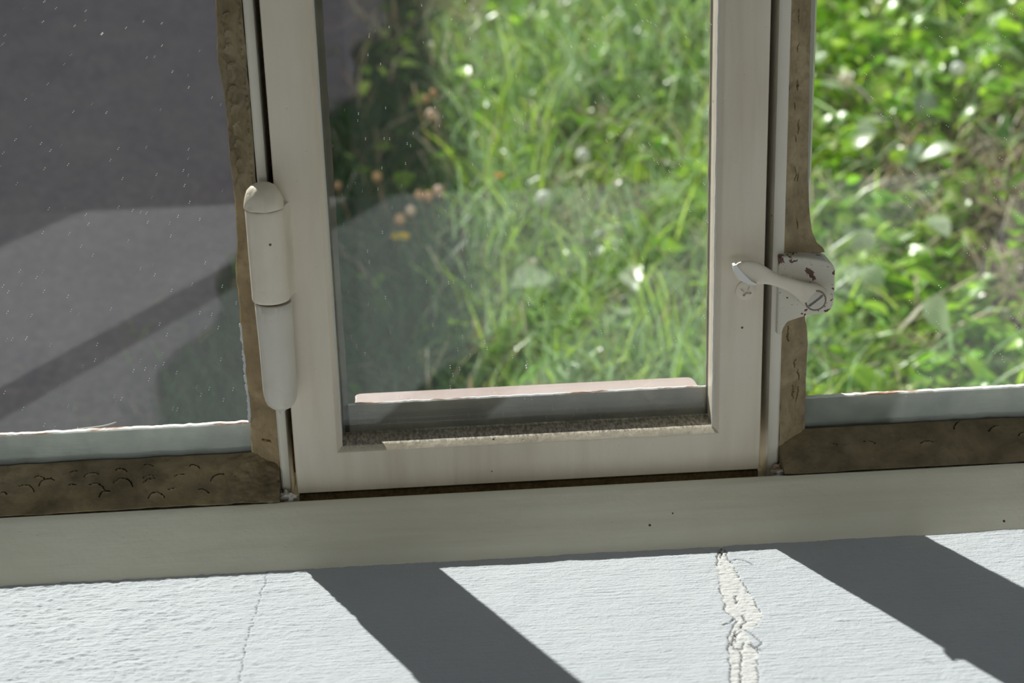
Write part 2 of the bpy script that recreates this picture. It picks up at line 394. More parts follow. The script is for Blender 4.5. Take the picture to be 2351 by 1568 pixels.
# mullions: rib towards the room, body outside
def mullion(name, prof, label, mat=M['rib']):
    bm = bmesh.new(); bm_prism(bm, mm(prof), .0165, WT, 'z')
    return tag(bm_obj(name, bm, mat, smooth=True, angle=40), label, 'window mullion', kind='structure')
LM = mullion('trim_2', [(-7, -9.2), (-6.2, -10), (-3.8, -10), (-2.8, -9.2), (-2.6, -6), (-2.6, 14), (7, 14), (7, 30), (-18.3, 30), (-18.3, 5.6), (-7.2, 5.6)],
             'cream mullion with a narrow rounded rib, left of the opening sash')
RM = mullion('trim_3', [(213.5, 14), (223.6, 14), (223.7, -5), (224.2, -9.2), (225.2, -10), (228.6, -10), (229.4, -9.2), (229.6, 5.6), (243.5, 5.6), (250.2, 30), (213.5, 30)],
             'cream mullion with a narrow rounded rib, right of the opening sash')
mullion('trim_4', [(-284, -10), (-279, -10), (-272, 5.6), (-268, 30), (-290, 30), (-290, 5.6)], 'cream mullion farther left, seen only by its shadow band')
bm = bmesh.new(); bm_box(bm, .001, .2195, -.0105, -.001, .0162, .0204)  # dark brown strip laid in the joint
tag(bm_obj('joint_strip', bm, M['groove'], rail), label='dark brown strip in the joint under the sash')
for nm_, xa, xb_ in (('joint_strip', -2.4, 6.8), ('joint_strip', 213.7, 223.4)):
    bm = bmesh.new(); bm_box(bm, xa*MM, xb_*MM, .0118, .0138, .022, WT-.01)  # dark brown strip at the back of each side joint
    tag(bm_obj(nm_, bm, M['groove'], LM if xa < 0 else RM), label='dark brown strip deep in the joint beside the sash')
mullion('trim_5', [(455, 5.6), (462, -10), (467, -10), (475, 5.6), (475, 46), (450, 46)], 'cream mullion farther right, at the end of the right pane')
bm = bmesh.new(); bm_box(bm, X0, -.522, -.012, .046, .0165, WT)
tag(bm_obj('trim_6', bm, M['rib']), 'cream side jamb at the left end of the window', 'window jamb', kind='structure')
bm = bmesh.new(); bm_box(bm, .72, X1, -.02, .046, .0165, WT)
tag(bm_obj('trim_7', bm, M['rib']), 'cream side jamb at the right end of the window', 'window jamb', kind='structure')
bm = bmesh.new(); bm_box(bm, X0, X1, -.02, .046, WT, WT+.03)
tag(bm_obj('trim_8', bm, M['rib']), 'cream head rail along the top of the window', 'window rail', kind='structure')

# ------------------------------------------------------------------ sealant strips (grids with relief, closed against the glass)
def strip(name, A, B, na, nt_, relief, tint, parent, ymax=-.0007, bulge=0):
    """A, B: arrays na x 3 (edge at the glass, edge at the frame). relief(s,t,Pmm) in mm along the outward normal"""
    t = np.linspace(0, 1, nt_)[None, :, None]
    P = A[:, None, :]*(1-t)+B[:, None, :]*t
    s = np.linspace(0, 1, na)[:, None]*np.ones((1, nt_)); tt = t[..., 0]*np.ones((na, 1))
    n = np.cross(A[-1]-A[0], B[na//2]-A[na//2]); n = n/np.linalg.norm(n)
    if n[1] > 0: n = -n
    P = P + n*(bulge*np.sin(np.pi*tt))[..., None]
    h = relief(s, tt, P)
    env = np.clip(tt/.06, 0, 1)
    P = P + n*(h*env)[..., None]
    c = tint(s, tt, P, h)
    back = P.copy(); back[..., 1] = ymax*1000
    V = np.concatenate([P.reshape(-1, 3), back.reshape(-1, 3)])*MM
    i = np.arange(na-1)[:, None]*nt_+np.arange(nt_-1)[None, :]
    F = np.stack([i, i+nt_, i+nt_+1, i+1], -1).reshape(-1, 4)
    K = na*nt_; G = F[:, ::-1]+K
    W = []
    for a in range(na-1):
        for b, e in ((0, 0), (nt_-1, 1)):
            p, q = a*nt_+b, (a+1)*nt_+b
            W.append((p, p+K, q+K, q) if e == 0 else (q, q+K, p+K, p))
    for b in range(nt_-1):
        for a, e in ((0, 0), (na-1, 1)):
            p, q = a*nt_+b, a*nt_+b+1
            W.append((q, q+K, p+K, p) if e == 0 else (p, p+K, q+K, q))
    F = np.concatenate([F, G, np.array(W)])
    cc = np.concatenate([c.reshape(-1, 3)]*2)
    o = mesh_np(name, V, F, M['sealant'], parent, smooth=True, cols=cc, angle=50)
    bm = bmesh.new(); bm.from_mesh(o.data); bmesh.ops.recalc_face_normals(bm, faces=bm.faces); bm.to_mesh(o.data); bm.free()
    return o
def curve(pts, key, vals):
    pts = sorted(pts, key=lambda p: p[key]); return np.interp(vals, [p[key] for p in pts], [p[1-key] for p in pts])
def scales(U, W, arcs, slit=True):
    """flake edges: thin curved slits with a slightly lifted rim below them"""
    h = np.zeros_like(U)
    wob = .55*fbm(U/2.2, W/2.2, 41, 3)*2; wob2 = 1.2*fbm(U/6, W/6, 43, 2)*2
    for cx, cz, R, hh in arcs:
        k = 1.25+.55*math.sin(cx*7); a0 = .9*math.sin(cx*3.1)
        dx, dz = U-cx, (W-cz)*k; ca, sa = math.cos(a0*.5), math.sin(a0*.5)
        dx, dz = dx*ca-dz*sa, dx*sa+dz*ca
        r = np.hypot(dx, dz)+wob+wob2*.5; ang = np.arctan2(dx, dz); span = .75+.35*math.sin(cx*5)
        up = np.clip((span-np.abs(ang))/.25, 0, 1)
        rim = np.where(r < R, hh*.8*np.exp(-(R-r)/(R*.16)), 0)*up
        cut = np.where((r >= R) & (r < R+.38), -1.5, 0)*(up > .2)
        h = h+rim+cut
    return np.clip(h, -1.9, 2.2)
def grey(v): return np.repeat(np.clip(v, .2, 1.9)[..., None], 3, -1)

# window_2: fixed light on the left
w2 = tag(empty('window_2', (-.12, .002, .02)), 'fixed left pane over dark asphalt, dusty glass in brown sealant', 'window', kind='structure')
w3 = tag(empty('window_3', (.35, .002, .02)), 'fixed right pane looking onto weeds, glass in brown sealant', 'window', kind='structure')
w1 = tag(empty('window_1', (.11, 0, .02)), 'opening sash with a cream frame between the two mullions', 'window', kind='structure')
def pane(name, x0, x1, y0, y1, z0, z1, parent):
    bm = bmesh.new(); bm_box(bm, x0, x1, y0, y1, z0, z1); return bm_obj(name, bm, M['glass'], parent)
pane('glass_pane', -.2715, -.0076  , -.0004, .0026, .030, WT-.002, w2)
pane('glass_pane', .2299, .4565  , -.0004, .0026, .030, WT-.002, w3)

# left vertical
glL = [(-19.1, 320), (-19.1, 251.4), (-20.6, 226.9), (-18.8, 207.6), (-18.8, 176.1), (-18.3, 159.9), (-18.9, 141.6), (-20.2, 135.4), (-20.8, 125.1), (-20.3, 114.5), (-20.6, 103.9), (-20.2, 91.1), (-20.2, 75.9), (-20, 62.7), (-20.2, 52.7), (-21.2, 22.5)]
na = 620; z = np.linspace(320, 22.6, na)
A = np.stack([curve(glL, 1, z)+.5*fbm(z/3, z*0, 4, 4), z*0-1.3, z], -1)
B = np.stack([z*0-7.1+.15*fbm(z/2, z*0, 8, 3), z*0-8.6, z], -1)
def rel(s, t, P):
    zz = P[..., 2]; xx = P[..., 0]
    up = np.clip((zz-158)/12, 0, 1)
    rid = fbm(zz/14, xx/3.2+fbm(zz/10, xx*0, 2, 2)*2, 14, 4)
    h = up*(3.2*rid+.5) + (1-up)*(1.3*fbm(zz/16, xx/4, 6, 3))
    arcs = [(-13.5, zc, 2.6+1.6*random.random(), 1.3) for zc in (243, 236, 229, 222, 211, 203, 195, 187, 179)]
    wv = np.zeros_like(zz)
    for (cx, cz, R, hh) in arcs:
        dx = xx-cx+.8*fbm(zz/2.5, xx*0, 33, 2)*2; dz = zz-cz; r = np.hypot(dx*1.2, dz*.75)
        wv = np.maximum(wv, np.where((r < R), hh*np.exp(-(R-r)/1.0)*np.clip(.6-dx/R, 0, 1), 0))
    gr = fbm(zz/1.1, xx/1.1, 19, 2)*np.clip(1-np.abs(t-.86)/.08, 0, 1)*1.6*up
    low = scales(xx, zz, [(-14, 44, 5, 1.2), (-16, 33, 4, 1.0), (-11, 30, 4, .9)])
    return h*.8+wv+gr+low
def tin(s, t, P, h):
    zz = P[..., 2]; up = np.clip((zz-158)/12, 0, 1)
    v = 1.0+.15*fbm(zz/20, P[..., 0]/5, 2, 3)*2 - .18*up
    c = grey(v); warm = (1-up)[..., None]*np.array([.10, .02, -.06]); c = c+warm
    edge = (t < .035)[..., None]; return np.where(edge, c*1.5, c)
strip('side_sealant', A, B, na, 44, rel, tin, w2)
# pale torn edge of old sealant along the glass
def torn(name, zs, x0, w_, parent, col):
    V = []; 
    n = len(zs); xi = x0(zs)
    a = np.stack([xi-w_*(.1+1.3*(fbm(zs/1.2, zs*0, 91, 3)+.5)), zs*0-1.2, zs], -1)
    b = np.stack([xi+.8, zs*0-1.6, zs], -1)
    V = np.concatenate([a, b, a+[0, .6, 0], b+[0, 1.0, 0]])*MM
    i = np.arange(n-1)
    q = lambda o1, o2: np.stack([i+o1*n, i+1+o1*n, i+1+o2*n, i+o2*n], -1)
    F = np.concatenate([q(0, 1), q(3, 2), q(2, 0), q(1, 3), [[0, n, 3*n, 2*n], [n-1, 3*n-1, 4*n-1, 2*n-1]]])
    o = mesh_np(name, V, F, M['dry'], parent, cols=np.tile(col, (len(V), 1)))
    return tag(o, label='torn white edge of old sealant')
torn('sealant_edge', np.linspace(104, 54, 160), lambda z_: curve(glL, 1, z_), .9, w2, (.75, .77, .80))

# bottom left
na = 760; xs = np.linspace(-271, -7.4, na)
A = np.stack([xs, xs*0-1.3, 39.3+.35*fbm(xs/9, xs*0, 3, 3)*2], -1)
B = np.stack([xs, xs*0-22.5, 23.3+.4*fbm(xs/12, xs*0, 5, 3)*2], -1)
def px_arc(zx, zy, R, hh):
    u = zx/2.3475; v = zy/2.3475+900
    x_ = -137+u*.1975; t_ = (v-(1068-.046*u))/((1183-.055*u)-(1068-.046*u)); return (x_, t_, R/2.3475*.2, hh)
ARC = [px_arc(*a) for a in ((400, 480, 55, 1.0), (510, 470, 55, 1.1), (665, 470, 50, 1.1), (790, 425, 60, .7), (830, 480, 50, 1.0), (525, 545, 60, 1.0), (590, 590, 50, 1.0), (675, 535, 62, 1.3),
       (870, 590, 52, 1.1), (850, 520, 80, .9), (970, 540, 55, 1.0), (1105, 565, 52, .9), (140, 545, 60, .8), (25, 595, 45, .9), (400, 560, 60, .9), (1060, 460, 50, 1.0), (1000, 475, 50, .9), (1210, 515, 60, 1.0), (270, 530, 60, .6), (210, 480, 40, .6))]
ARC += [(random.uniform(-224, -142), random.uniform(.3, .9), random.uniform(3.5, 6), random.uniform(.5, 1)) for _ in range(14)]
def rel(s, t, P):
    x_ = P[..., 0]; W = -t*27
    h = scales(x_, W, [(a, -b*27, R*.95, hh) for a, b, R, hh in ARC])
    corner = np.clip((x_+38)/14, 0, 1)
    return h + 1.6*fbm(x_/11, W/7, 21, 4) + corner*3.0*fbm(x_/4, W/4, 28, 3)
def tin(s, t, P, h):
    v = .80+.30*fbm(P[..., 0]/14, t*3, 41, 3)*2-.12*t
    v = v-.45*(h < -1.0); c = grey(v); return np.where((t > .975)[..., None], c*1.5, c)
strip('bottom_sealant', A, B, na, 72, rel, tin, w2, bulge=1.0)

# right vertical, interrupted by the latch bracket
glR = [(239.8, 320), (240, 241.5), (240.4, 202.7), (241.1, 162.4), (242.4, 145.8), (244, 135.3), (246.2, 130.2), (249.3, 127.6), (250.5, 125.2)]
glR2 = [(241.5, 97), (242.2, 92), (243.6, 86), (243.7, 70.6), (243.5, 59.4), (243.7, 22.5)]
for zs, gl, nm, sd in ((np.linspace(320, 125.5, 420), glR, 'upper_side_sealant', 5), (np.linspace(97, 22.6, 180), glR2, 'lower_side_sealant', 15)):
    A = np.stack([curve(gl, 1, zs)+.5*fbm(zs/5, zs*0, sd, 3), zs*0-1.3, zs], -1)
    B = np.stack([zs*0+229.4+.1*fbm(zs/2, zs*0, sd+1, 3), zs*0-8.8, zs], -1)
    def rel(s, t, P, sd=sd):
        zz = P[..., 2]; xx = P[..., 0]
        h = 1.5*fbm(zz/13, xx/3, sd, 4)+1.2*fbm(zz/5, xx/4+zz/14, sd+3, 3)
        for k, (cx, cz, ln) in enumerate(((233.4, 236, 3), (233.8, 222, 2), (234.6, 205, 2.4), (233.2, 196, 1.6), (235, 186, 3.2), (233.3, 181, 1.6), (234.2, 165, 3.6), (235.4, 163, 2), (236, 141, 2.4)) if sd == 5 else ((233, 88, 4), (237, 72, 2), (239.2, 66, 3), (236.4, 58, 3.4), (239.4, 56, 4))):
            d = np.abs(xx-cx-.35*(zz-cz)*math.sin(k*2.1)*.6-.5*fbm(zz/1.3, xx*0, k+3, 2)*2); m_ = (np.abs(zz-cz) < ln) & (d < .30*(1-np.abs(zz-cz)/ln)+.08)
            h = np.where(m_, h-1.2, h)
        return h
    strip(nm, A, B, len(zs), 44, rel, lambda s, t, P, h: grey(1.05+.2*fbm(P[..., 2]/18, P[..., 0]/5, 3, 3)*2-.45*(h < -1.5)), w3)
# bottom right
na = 620; xs = np.linspace(229.8, 456, na)
A = np.stack([xs, xs*0-1.3, 36.7+.3*fbm(xs/9, xs*0, 13, 3)*2], -1)
B = np.stack([xs, xs*0-22.5, 23.2+.15*fbm(xs/12, xs*0, 15, 3)*2], -1)
AR = [(256, -13, 5, .9), (274, -12, 4.5, .7), (290, -13, 4.5, 1.0), (303, -15, 4, .9), (322, -7, 5.5, .9), (338, -10, 5, 1.1), (352, -12, 5, .9), (375, -9, 5, .9), (400, -14, 5, .9)]
strip('bottom_sealant', A, B, na, 60, lambda s, t, P: 1.4*fbm(P[..., 0]/12, t*3.2, 22, 4)+scales(P[..., 0]+t*5, -t*26, AR),
      lambda s, t, P, h: grey(.72+.26*fbm(P[..., 0]/15, t*3, 42, 3)*2-.08*t), w3, bulge=.6)
# outer putty beds of the fixed lights (seen through the glass; sunlit chipped top)
def putty_bed(name, x0, x1, y0, zb, zt, mat, parent, seed, depth=3.4, n=500):
    xs = np.linspace(x0, x1, n)
    e = .35*fbm(xs/3.5, xs*0, seed, 4)*2
    rows = [(y0, zb, 0), (y0, zt-.6, .6), (y0+.5, zt, 1), (y0+depth, zt-.2, 1), (y0+depth+11, zb+4, .4), (y0+depth+11, zb, 0)]
    V = np.stack([np.stack([xs, y0*0+np.full(n, yy)+(e*.5 if k > 1 else 0), zz+e*g], -1) for k, (yy, zz, g) in enumerate(rows)], 1).reshape(-1, 3)*MM
    m_ = len(rows); i = np.arange(n-1)[:, None]*m_+np.arange(m_)[None, :]; j = np.arange(n-1)[:, None]*m_+(np.arange(m_)[None, :]+1) % m_
    F = np.stack([i, j, j+m_, i+m_], -1).reshape(-1, 4)
    F = [list(f) for f in F]+[list(range(m_))[::-1], [(n-1)*m_+k for k in range(m_)]]
    me = bpy.data.meshes.new(name); me.from_pydata(V.tolist(), [], F)
    o = link_mesh(name, me, mat, parent)
    bm = bmesh.new(); bm.from_mesh(me); bmesh.ops.recalc_face_normals(bm, faces=bm.faces); bm.to_mesh(me); bm.free()
    return o
putty_bed('outer_putty', -267, -18.5, 2.8, 17, 53.0, M['putty'], w2, 3)
putty_bed('outer_putty', 243.0, 449, 2.8, 17, 51.3, M['putty'], w3, 8)

# ------------------------------------------------------------------ opening sash
def ring(name, x0, x1, z0, z1, prof, mat, parent, sub=1):
    """profile (d inward, y) swept round a rectangle with mitred corners"""
    V = []; F = []; n = len(prof)
    for cx, cz, sx, sz in ((x0, z0, 1, 1), (x1, z0, -1, 1), (x1, z1, -1, -1), (x0, z1, 1, -1)):
        for p in prof:
            dx = p[2] if (len(p) > 2 and sx < 0) else p[0]
            V.append(((cx+sx*dx)*MM, p[1]*MM, (cz+sz*p[0])*MM))
    for c in range(4):
        for i in range(n):
            a, b = c*n+i, c*n+(i+1) % n; e = (c+1) % 4
            F.append((a, b, e*n+(i+1) % n, e*n+i))
    bm = bmesh.new(); vs = [bm.verts.new(v) for v in V]
    for f in F: bm.faces.new([vs[i] for i in f])
    return bm_obj(name, bm, mat, parent, smooth=True, angle=25)
sash = ring('sash_frame', 0, 220.2, 21.4, WT*1000-3,
            [(0, -9), (.25, -11.4), (.7, -12), (19.2, -12), (20.2, -11.6), (22.2, -9.2), (22.6, -8.2), (22.6, 3), (22.5, 7.4), (23.0, 7.6, 20.8), (24.8, 24, 19.0), (8.2, 24), (8.2, -3), (0, -3)], M['sash'], w1)
pane('glass_pane', .0227, .1975, .0035, .0065, .0440, WT-.0265, w1)
# putty bed behind the sash glass
putty_bed('outer_putty', 23.6, 199.0, 6.8, 42.5, 58.3, M['putty_dark'], w1, 12, depth=1.6)
def side_putty(name, xa, xb, seed, mat):
    zs = np.linspace(42, WT*1000-30, 420); e = .6*fbm(zs/6, zs*0, seed, 4)
    s = 1 if xb > xa else -1
    P = np.stack([np.stack([z_*0+xa, z_*0+6.8, z_], -1) for z_ in (zs,)] + [np.stack([xb+s*e, zs*0+6.8, zs], -1), np.stack([xb+s*e, zs*0+8, zs], -1), np.stack([zs*0+xa, zs*0+16, zs], -1)], 1).reshape(-1, 3)*MM
    n = len(zs); m_ = 4; i = np.arange(n-1)[:, None]*m_+np.arange(m_)[None, :]; j = np.arange(n-1)[:, None]*m_+(np.arange(m_)[None, :]+1) % m_
    F = [list(f) for f in np.stack([i, j, j+m_, i+m_], -1).reshape(-1, 4)]+[[0, 1, 2, 3], [(n-1)*m_+k for k in (3, 2, 1, 0)]]
    me = bpy.data.meshes.new(name); me.from_pydata(P.tolist(), [], F)
    bm = bmesh.new(); bm.from_mesh(me); bmesh.ops.recalc_face_normals(bm, faces=bm.faces); bm.to_mesh(me); bm.free()
    return link_mesh(name, me, mat, w1)
side_putty('side_putty', 22.7, 25.9, 3, M['putty_dark'])
side_putty('side_putty', 199.5, 196.9, 6, M['putty_dark'])
# white lips down the inner edges: peeled paint left, painted sun glint right
def lip(name, zs, x, yf, wid, seed, parent, label):
    n = len(zs); wv = wid*(.55+.9*np.clip(fbm(zs/4, zs*0, seed, 4)+.5, 0, 1))
    a = np.stack([x-wv*.5, zs*0+yf-.55, zs], -1); b = np.stack([x+wv*.5, zs*0+yf-.55, zs], -1)
    c = np.stack([x+wv*.5, zs*0+yf+.4, zs], -1); d = np.stack([x-wv*.5, zs*0+yf+.4, zs], -1)
    V = np.concatenate([a, b, c, d])*MM; i = np.arange(n-1)
    q = lambda o1, o2: np.stack([i+o1*n, i+1+o1*n, i+1+o2*n, i+o2*n], -1)
    F = np.concatenate([q(1, 0), q(2, 1), q(3, 2), q(0, 3), [[0, n, 2*n, 3*n], [4*n-1, 3*n-1, 2*n-1, n-1]]])
    o = mesh_np(name, V, F, M['dry'], parent, cols=np.tile((.80, .80, .78), (len(V), 1))); return tag(o, label=label)
lip('paint_glint_lip', np.linspace(42, 330, 420), 22.4, -8.6, .8, 5, w1, 'white line along the inner edge, sun glint painted in')
lip('paint_glint_lip', np.linspace(42, 330, 420), 197.6, -8.6, .9, 9, w1, 'white line along the inner edge, sun glint painted in')
# pinkish weather bar outside, rounded ends
bm = bmesh.new()
zt, zb = 53.2, 49.4
pts = [(28.2, 13), (28.6, 26)]+[(32+3.6*math.cos(math.radians(a)), 29.5+3*math.sin(math.radians(a))) for a in (180, 150, 120, 90)]+\
      [(191+3.6*math.cos(math.radians(a)), 29.5+3*math.sin(math.radians(a))) for a in (90, 60, 30, 0)]+[(195.2, 26), (196, 13)]
bm_prism(bm, mm(pts), zb*MM, zt*MM, 'z')
bm_obj('weather_bar', bm, M['pink'], w1, bevel=.0006)
# bracket bar that carries the weather bar
bm = bmesh.new(); bm_box(bm, .030, .194, .021, .030, .0440, .0494); bm_obj('weather_bar_support', bm, M['pink'], w1)
# grime wedge in the groove under the sash corners and dust on the recess
def lump(name, c, r, seed, tint, parent=None, mat=None):
    bm = bmesh.new(); bmesh.ops.create_icosphere(bm, subdivisions=4, radius=1)
    for v in bm.verts:
        p = np.array(v.co); k = 1+1.1*fbm(np.array([p[0]*2.4+seed]), np.array([p[1]*2.4+p[2]*2.0]), seed, 4)[0]
        v.co = Vector(((c[0]+p[0]*r[0]*k)*MM, (c[1]+p[1]*r[1]*k)*MM, (c[2]+p[2]*r[2]*k)*MM))
    me = bpy.data.meshes.new(name); bm.to_mesh(me); bm.free()
    a = me.color_attributes.new('tint', 'FLOAT_COLOR', 'POINT')
    for d in a.data: d.color = (*tint, 1)
    return link_mesh(name, me, mat or M['sealant'], parent, smooth=True)
lump('corner_filler', (-5.0, -15.0, 19.6), (5.5, 5, 4.6), 3, (1, 1, 1), LM, M['filler'])
lump('corner_filler', (228.5, -14.5, 19.4), (4.2, 4.5, 4.2), 8, (1, 1, 1), RM, M['filler'])

# ------------------------------------------------------------------ hinge
def lathe(name, prof, cx, cy, mat, parent, n=64, jitter=0, seed=0, label=None, flat=None):
    V = []; F = []
    for j, (r, z_) in enumerate(prof):
        for i in range(n):
            a = 2*math.pi*i/n
            k = 1+(jitter*float(fbm(np.array([math.cos(a)*3+9]), np.array([z_/3+math.sin(a)*2]), seed, 3)[0]) if jitter else 0)
            V.append(((cx+r*k*math.cos(a))*MM, (cy+r*k*math.sin(a))*MM, z_*MM))
    for j in range(len(prof)-1):
        for i in range(n):
            F.append((j*n+i, j*n+(i+1) % n, (j+1)*n+(i+1) % n, (j+1)*n+i))
    F.append(list(range(n))[::-1]); F.append([(len(prof)-1)*n+i for i in range(n)])
    me = bpy.data.meshes.new(name); me.from_pydata(V, [], F)
    bm = bmesh.new(); bm.from_mesh(me); bmesh.ops.recalc_face_normals(bm, faces=bm.faces); bm.to_mesh(me); bm.free()
    o = link_mesh(name, me, mat, parent, smooth=True, angle=40)
    if label: tag(o, label=label)
    return o
HX, HY = -3.9, -20.5
hinge = tag(empty('hinge', (HX*MM, HY*MM, .068)), 'thick cream painted barrel hinge with a domed cap on the left stile', 'hinge')
dome = [(8.3, 164.0), (8.75, 164.3), (8.8, 165.0)]+[(8.6*math.cos(math.radians(a))**.8, 165.2+10.2*math.sin(math.radians(a))) for a in (10, 20, 30, 40, 50, 60, 70, 80)]+[(.5, 175.5)]
lathe('cap', dome, HX, HY, M['hinge'], hinge, jitter=.16, seed=3, label='domed cap with rough bright paint')
# upper knuckle flows into the leaf on the sash
def knuckle(name, z0, z1, fill, mat, r=8.3, n=None):
    pr = []
    for a in range(95, 352-0, 6): pr.append((HX+r*math.cos(math.radians(a)), HY+r*math.sin(math.radians(a))))
    if fill:
        last = pr[-1]; ex, ey = 6.8, -12.05
        for k in range(1, 9):
            t = k/8; bx = last[0]+(ex-last[0])*t**1.4; by = last[1]+(ey-last[1])*(1-(1-t)**2.0); pr.append((bx, by))
        pr += [(6.8, -11.9), (1.5, -11.9)]
    else:
        for a in range(352, 440, 6): pr.append((HX+r*math.cos(math.radians(a)), HY+r*math.sin(math.radians(a))))
    zs = [z0, z0+.35, z0+.9] + list(np.linspace(z0+3, z1-3, 10)) + [z1-.9, z1-.35, z1]
    sc = [.955, .985, 1]+[1]*10+[1, .985, .955]
    V = []; F = []; m_ = len(pr)
    for z_, s in zip(zs, sc):
        for (x_, y_) in pr:
            V.append(((HX+(x_-HX)*s)*MM if x_ < 4.6 else x_*MM, (HY+(y_-HY)*s)*MM if x_ < 4.6 else y_*MM, z_*MM))
    for j in range(len(zs)-1):
        for i in range(m_):
            F.append((j*m_+i, j*m_+(i+1) % m_, (j+1)*m_+(i+1) % m_, (j+1)*m_+i))
    F.append(list(range(m_))); F.append([(len(zs)-1)*m_+i for i in range(m_)])
    me = bpy.data.meshes.new(name); me.from_pydata(V, [], F)
    bm = bmesh.new(); bm.from_mesh(me); bmesh.ops.recalc_face_normals(bm, faces=bm.faces); bm.to_mesh(me); bm.free()
    return link_mesh(name, me, mat, hinge, smooth=True, angle=35)
knuckle('upper_knuckle', 121.6, 163.6, True, M['hinge'], r=8.5)
low = [(.5, 66.3), (1.2, 66.9), (1.6, 68.0), (2.6, 68.9), (4.6, 69.9), (6.2, 71.5), (7.2, 73.8), (7.65, 76.4), (7.8, 79.0), (7.9, 100), (8.2, 116), (8.3, 120.0), (7.9, 120.5)]
lathe('lower_knuckle', low, HX+.7, HY, M['hinge_low'], hinge, jitter=.05, seed=8, label='greyish lower barrel with a rounded painted end')
bm = bmesh.new(); bm_box(bm, -.0068, -.0022, -.0205, -.0098, .0745, .1195); bm_obj('frame_leaf', bm, M['hinge'], hinge, bevel=.0008)
bm = bmesh.new(); bmesh.ops.create_cone(bm, cap_ends=True, segments=32, radius1=.0062, radius2=.0062, depth=.0036, matrix=Matrix.Translation((HX*MM, HY*MM, .1212)))
bm_obj('hinge_pin', bm, M['groove'], hinge)

# ------------------------------------------------------------------ latch on the right mullion
latch = tag(empty('window_latch', (.2417, -.015, .098)), 'cream painted turn latch with a thumb lever on the right mullion', 'latch')
out = [(226.2, 128.6), (238, 127.4), (243.5, 126.3)]+[(245.6+6.9*math.cos(math.radians(a)), 119.2+6.6*math.sin(math.radians(a))) for a in (70, 50, 30, 10)]+\
      [(252.5, 112), (252.4, 106.2)]+[(247.2+5.0*math.cos(math.radians(a)), 104.6+5.0*math.sin(math.radians(a))) for a in (-10, -35, -60, -85)]+[(240, 99), (235.5, 97.8), (231.0, 96.4), (229.2, 93.5), (228.4, 90), (226.2, 90)]
bm = bmesh.new(); bm_prism(bm, mm(out), -.0138, -.0006, 'y')
def mk_chipped():
    m, t, b, o = newmat('chipped_latch_paint'); ob = objco(t)
    n1 = noise(t, ob, 110, 4, .6, .4); n2 = noise(t, ob, 500, 4, .6)
    ge = N(t, 'ShaderNodeNewGeometry')
    col = mix(t, noise(t, ob, 30, 3), (.78, .74, .63), (.66, .61, .51))
    edge = ramp(t, n1, [(.56, (0, 0, 0)), (.58, (1, 1, 1))])
    col = mix(t, edge, col, (.13, .05, .04))
    col = mix(t, ramp(t, n2, [(.62, (0, 0, 0)), (.70, (.7, .7, .7))]), col, (.26, .16, .10))
    t.links.new(col, b.inputs['Base Color']); b.inputs['Roughness'].default_value = .4
    t.links.new(bump(t, n1, .4, .0008), b.inputs['Normal']); return m
M['chip'] = mk_chipped()
tag(bm_obj('bracket', bm, M['chip'], latch, bevel=.0011, seg=3), label='chipped bracket showing brown undercoat')
# lever: cross-sections along a path (x, z, y centre, half width, half thickness)
path = [(246.6, 107.2, -19.3, 1.6, 1.2), (245.9, 108.0, -19.3, 4.0, 1.9), (244.4, 109.0, -19.4, 5.7, 2.2), (242.0, 110.4, -19.6, 6.4, 2.3), (239.2, 112.2, -20.0, 5.9, 2.3), (236.6, 113.7, -20.6, 4.7, 2.3),
        (233.6, 115.3, -21.4, 3.6, 2.2), (229.6, 117.2, -22.3, 3.1, 2.1), (225.0, 118.9, -23.0, 2.9, 2.1), (220.8, 120.6, -23.4, 3.0, 2.1), (217.6, 121.8, -23.8, 3.9, 2.1), (214.6, 122.7, -24.2, 4.9, 2.0),
        (211.2, 123.7, -24.8, 5.4, 1.9), (208.0, 124.6, -25.4, 5.2, 1.7), (205.4, 125.4, -26.0, 4.2, 1.5), (203.6, 126.0, -26.4, 2.6, 1.2), (202.9, 126.2, -26.5, 1.0, .7)]
P = np.array(path); P[:, 1] += .42*(-21.5-P[:, 2]); V = []; F = []; n = 20
for k in range(len(P)):
    a = P[min(k+1, len(P)-1)]-P[max(k-1, 0)]; d = np.array([a[0], a[1]]); d /= np.linalg.norm(d); nx_, nz_ = -d[1], d[0]
    for i in range(n):
        th = 2*math.pi*i/n; cw = math.copysign(abs(math.cos(th))**.75, math.cos(th)); ct = math.copysign(abs(math.sin(th))**.75, math.sin(th))
        V.append(((P[k, 0]+nx_*cw*P[k, 3])*MM, (P[k, 2]+ct*P[k, 4])*MM, (P[k, 1]+nz_*cw*P[k, 3])*MM))
for k in range(len(P)-1):
    for i in range(n): F.append((k*n+i, k*n+(i+1) % n, (k+1)*n+(i+1) % n, (k+1)*n+i))
F.append(list(range(n))); F.append([(len(P)-1)*n+i for i in range(n)])
me = bpy.data.meshes.new('lever'); me.from_pydata(V, [], F)
bm = bmesh.new(); bm.from_mesh(me); bmesh.ops.recalc_face_normals(bm, faces=bm.faces); bm.to_mesh(me); bm.free()
lever = link_mesh('lever', me, M['hinge'], latch, smooth=True)
sb = lever.modifiers.new('s', 'SUBSURF'); sb.levels = 1; sb.render_levels = 2
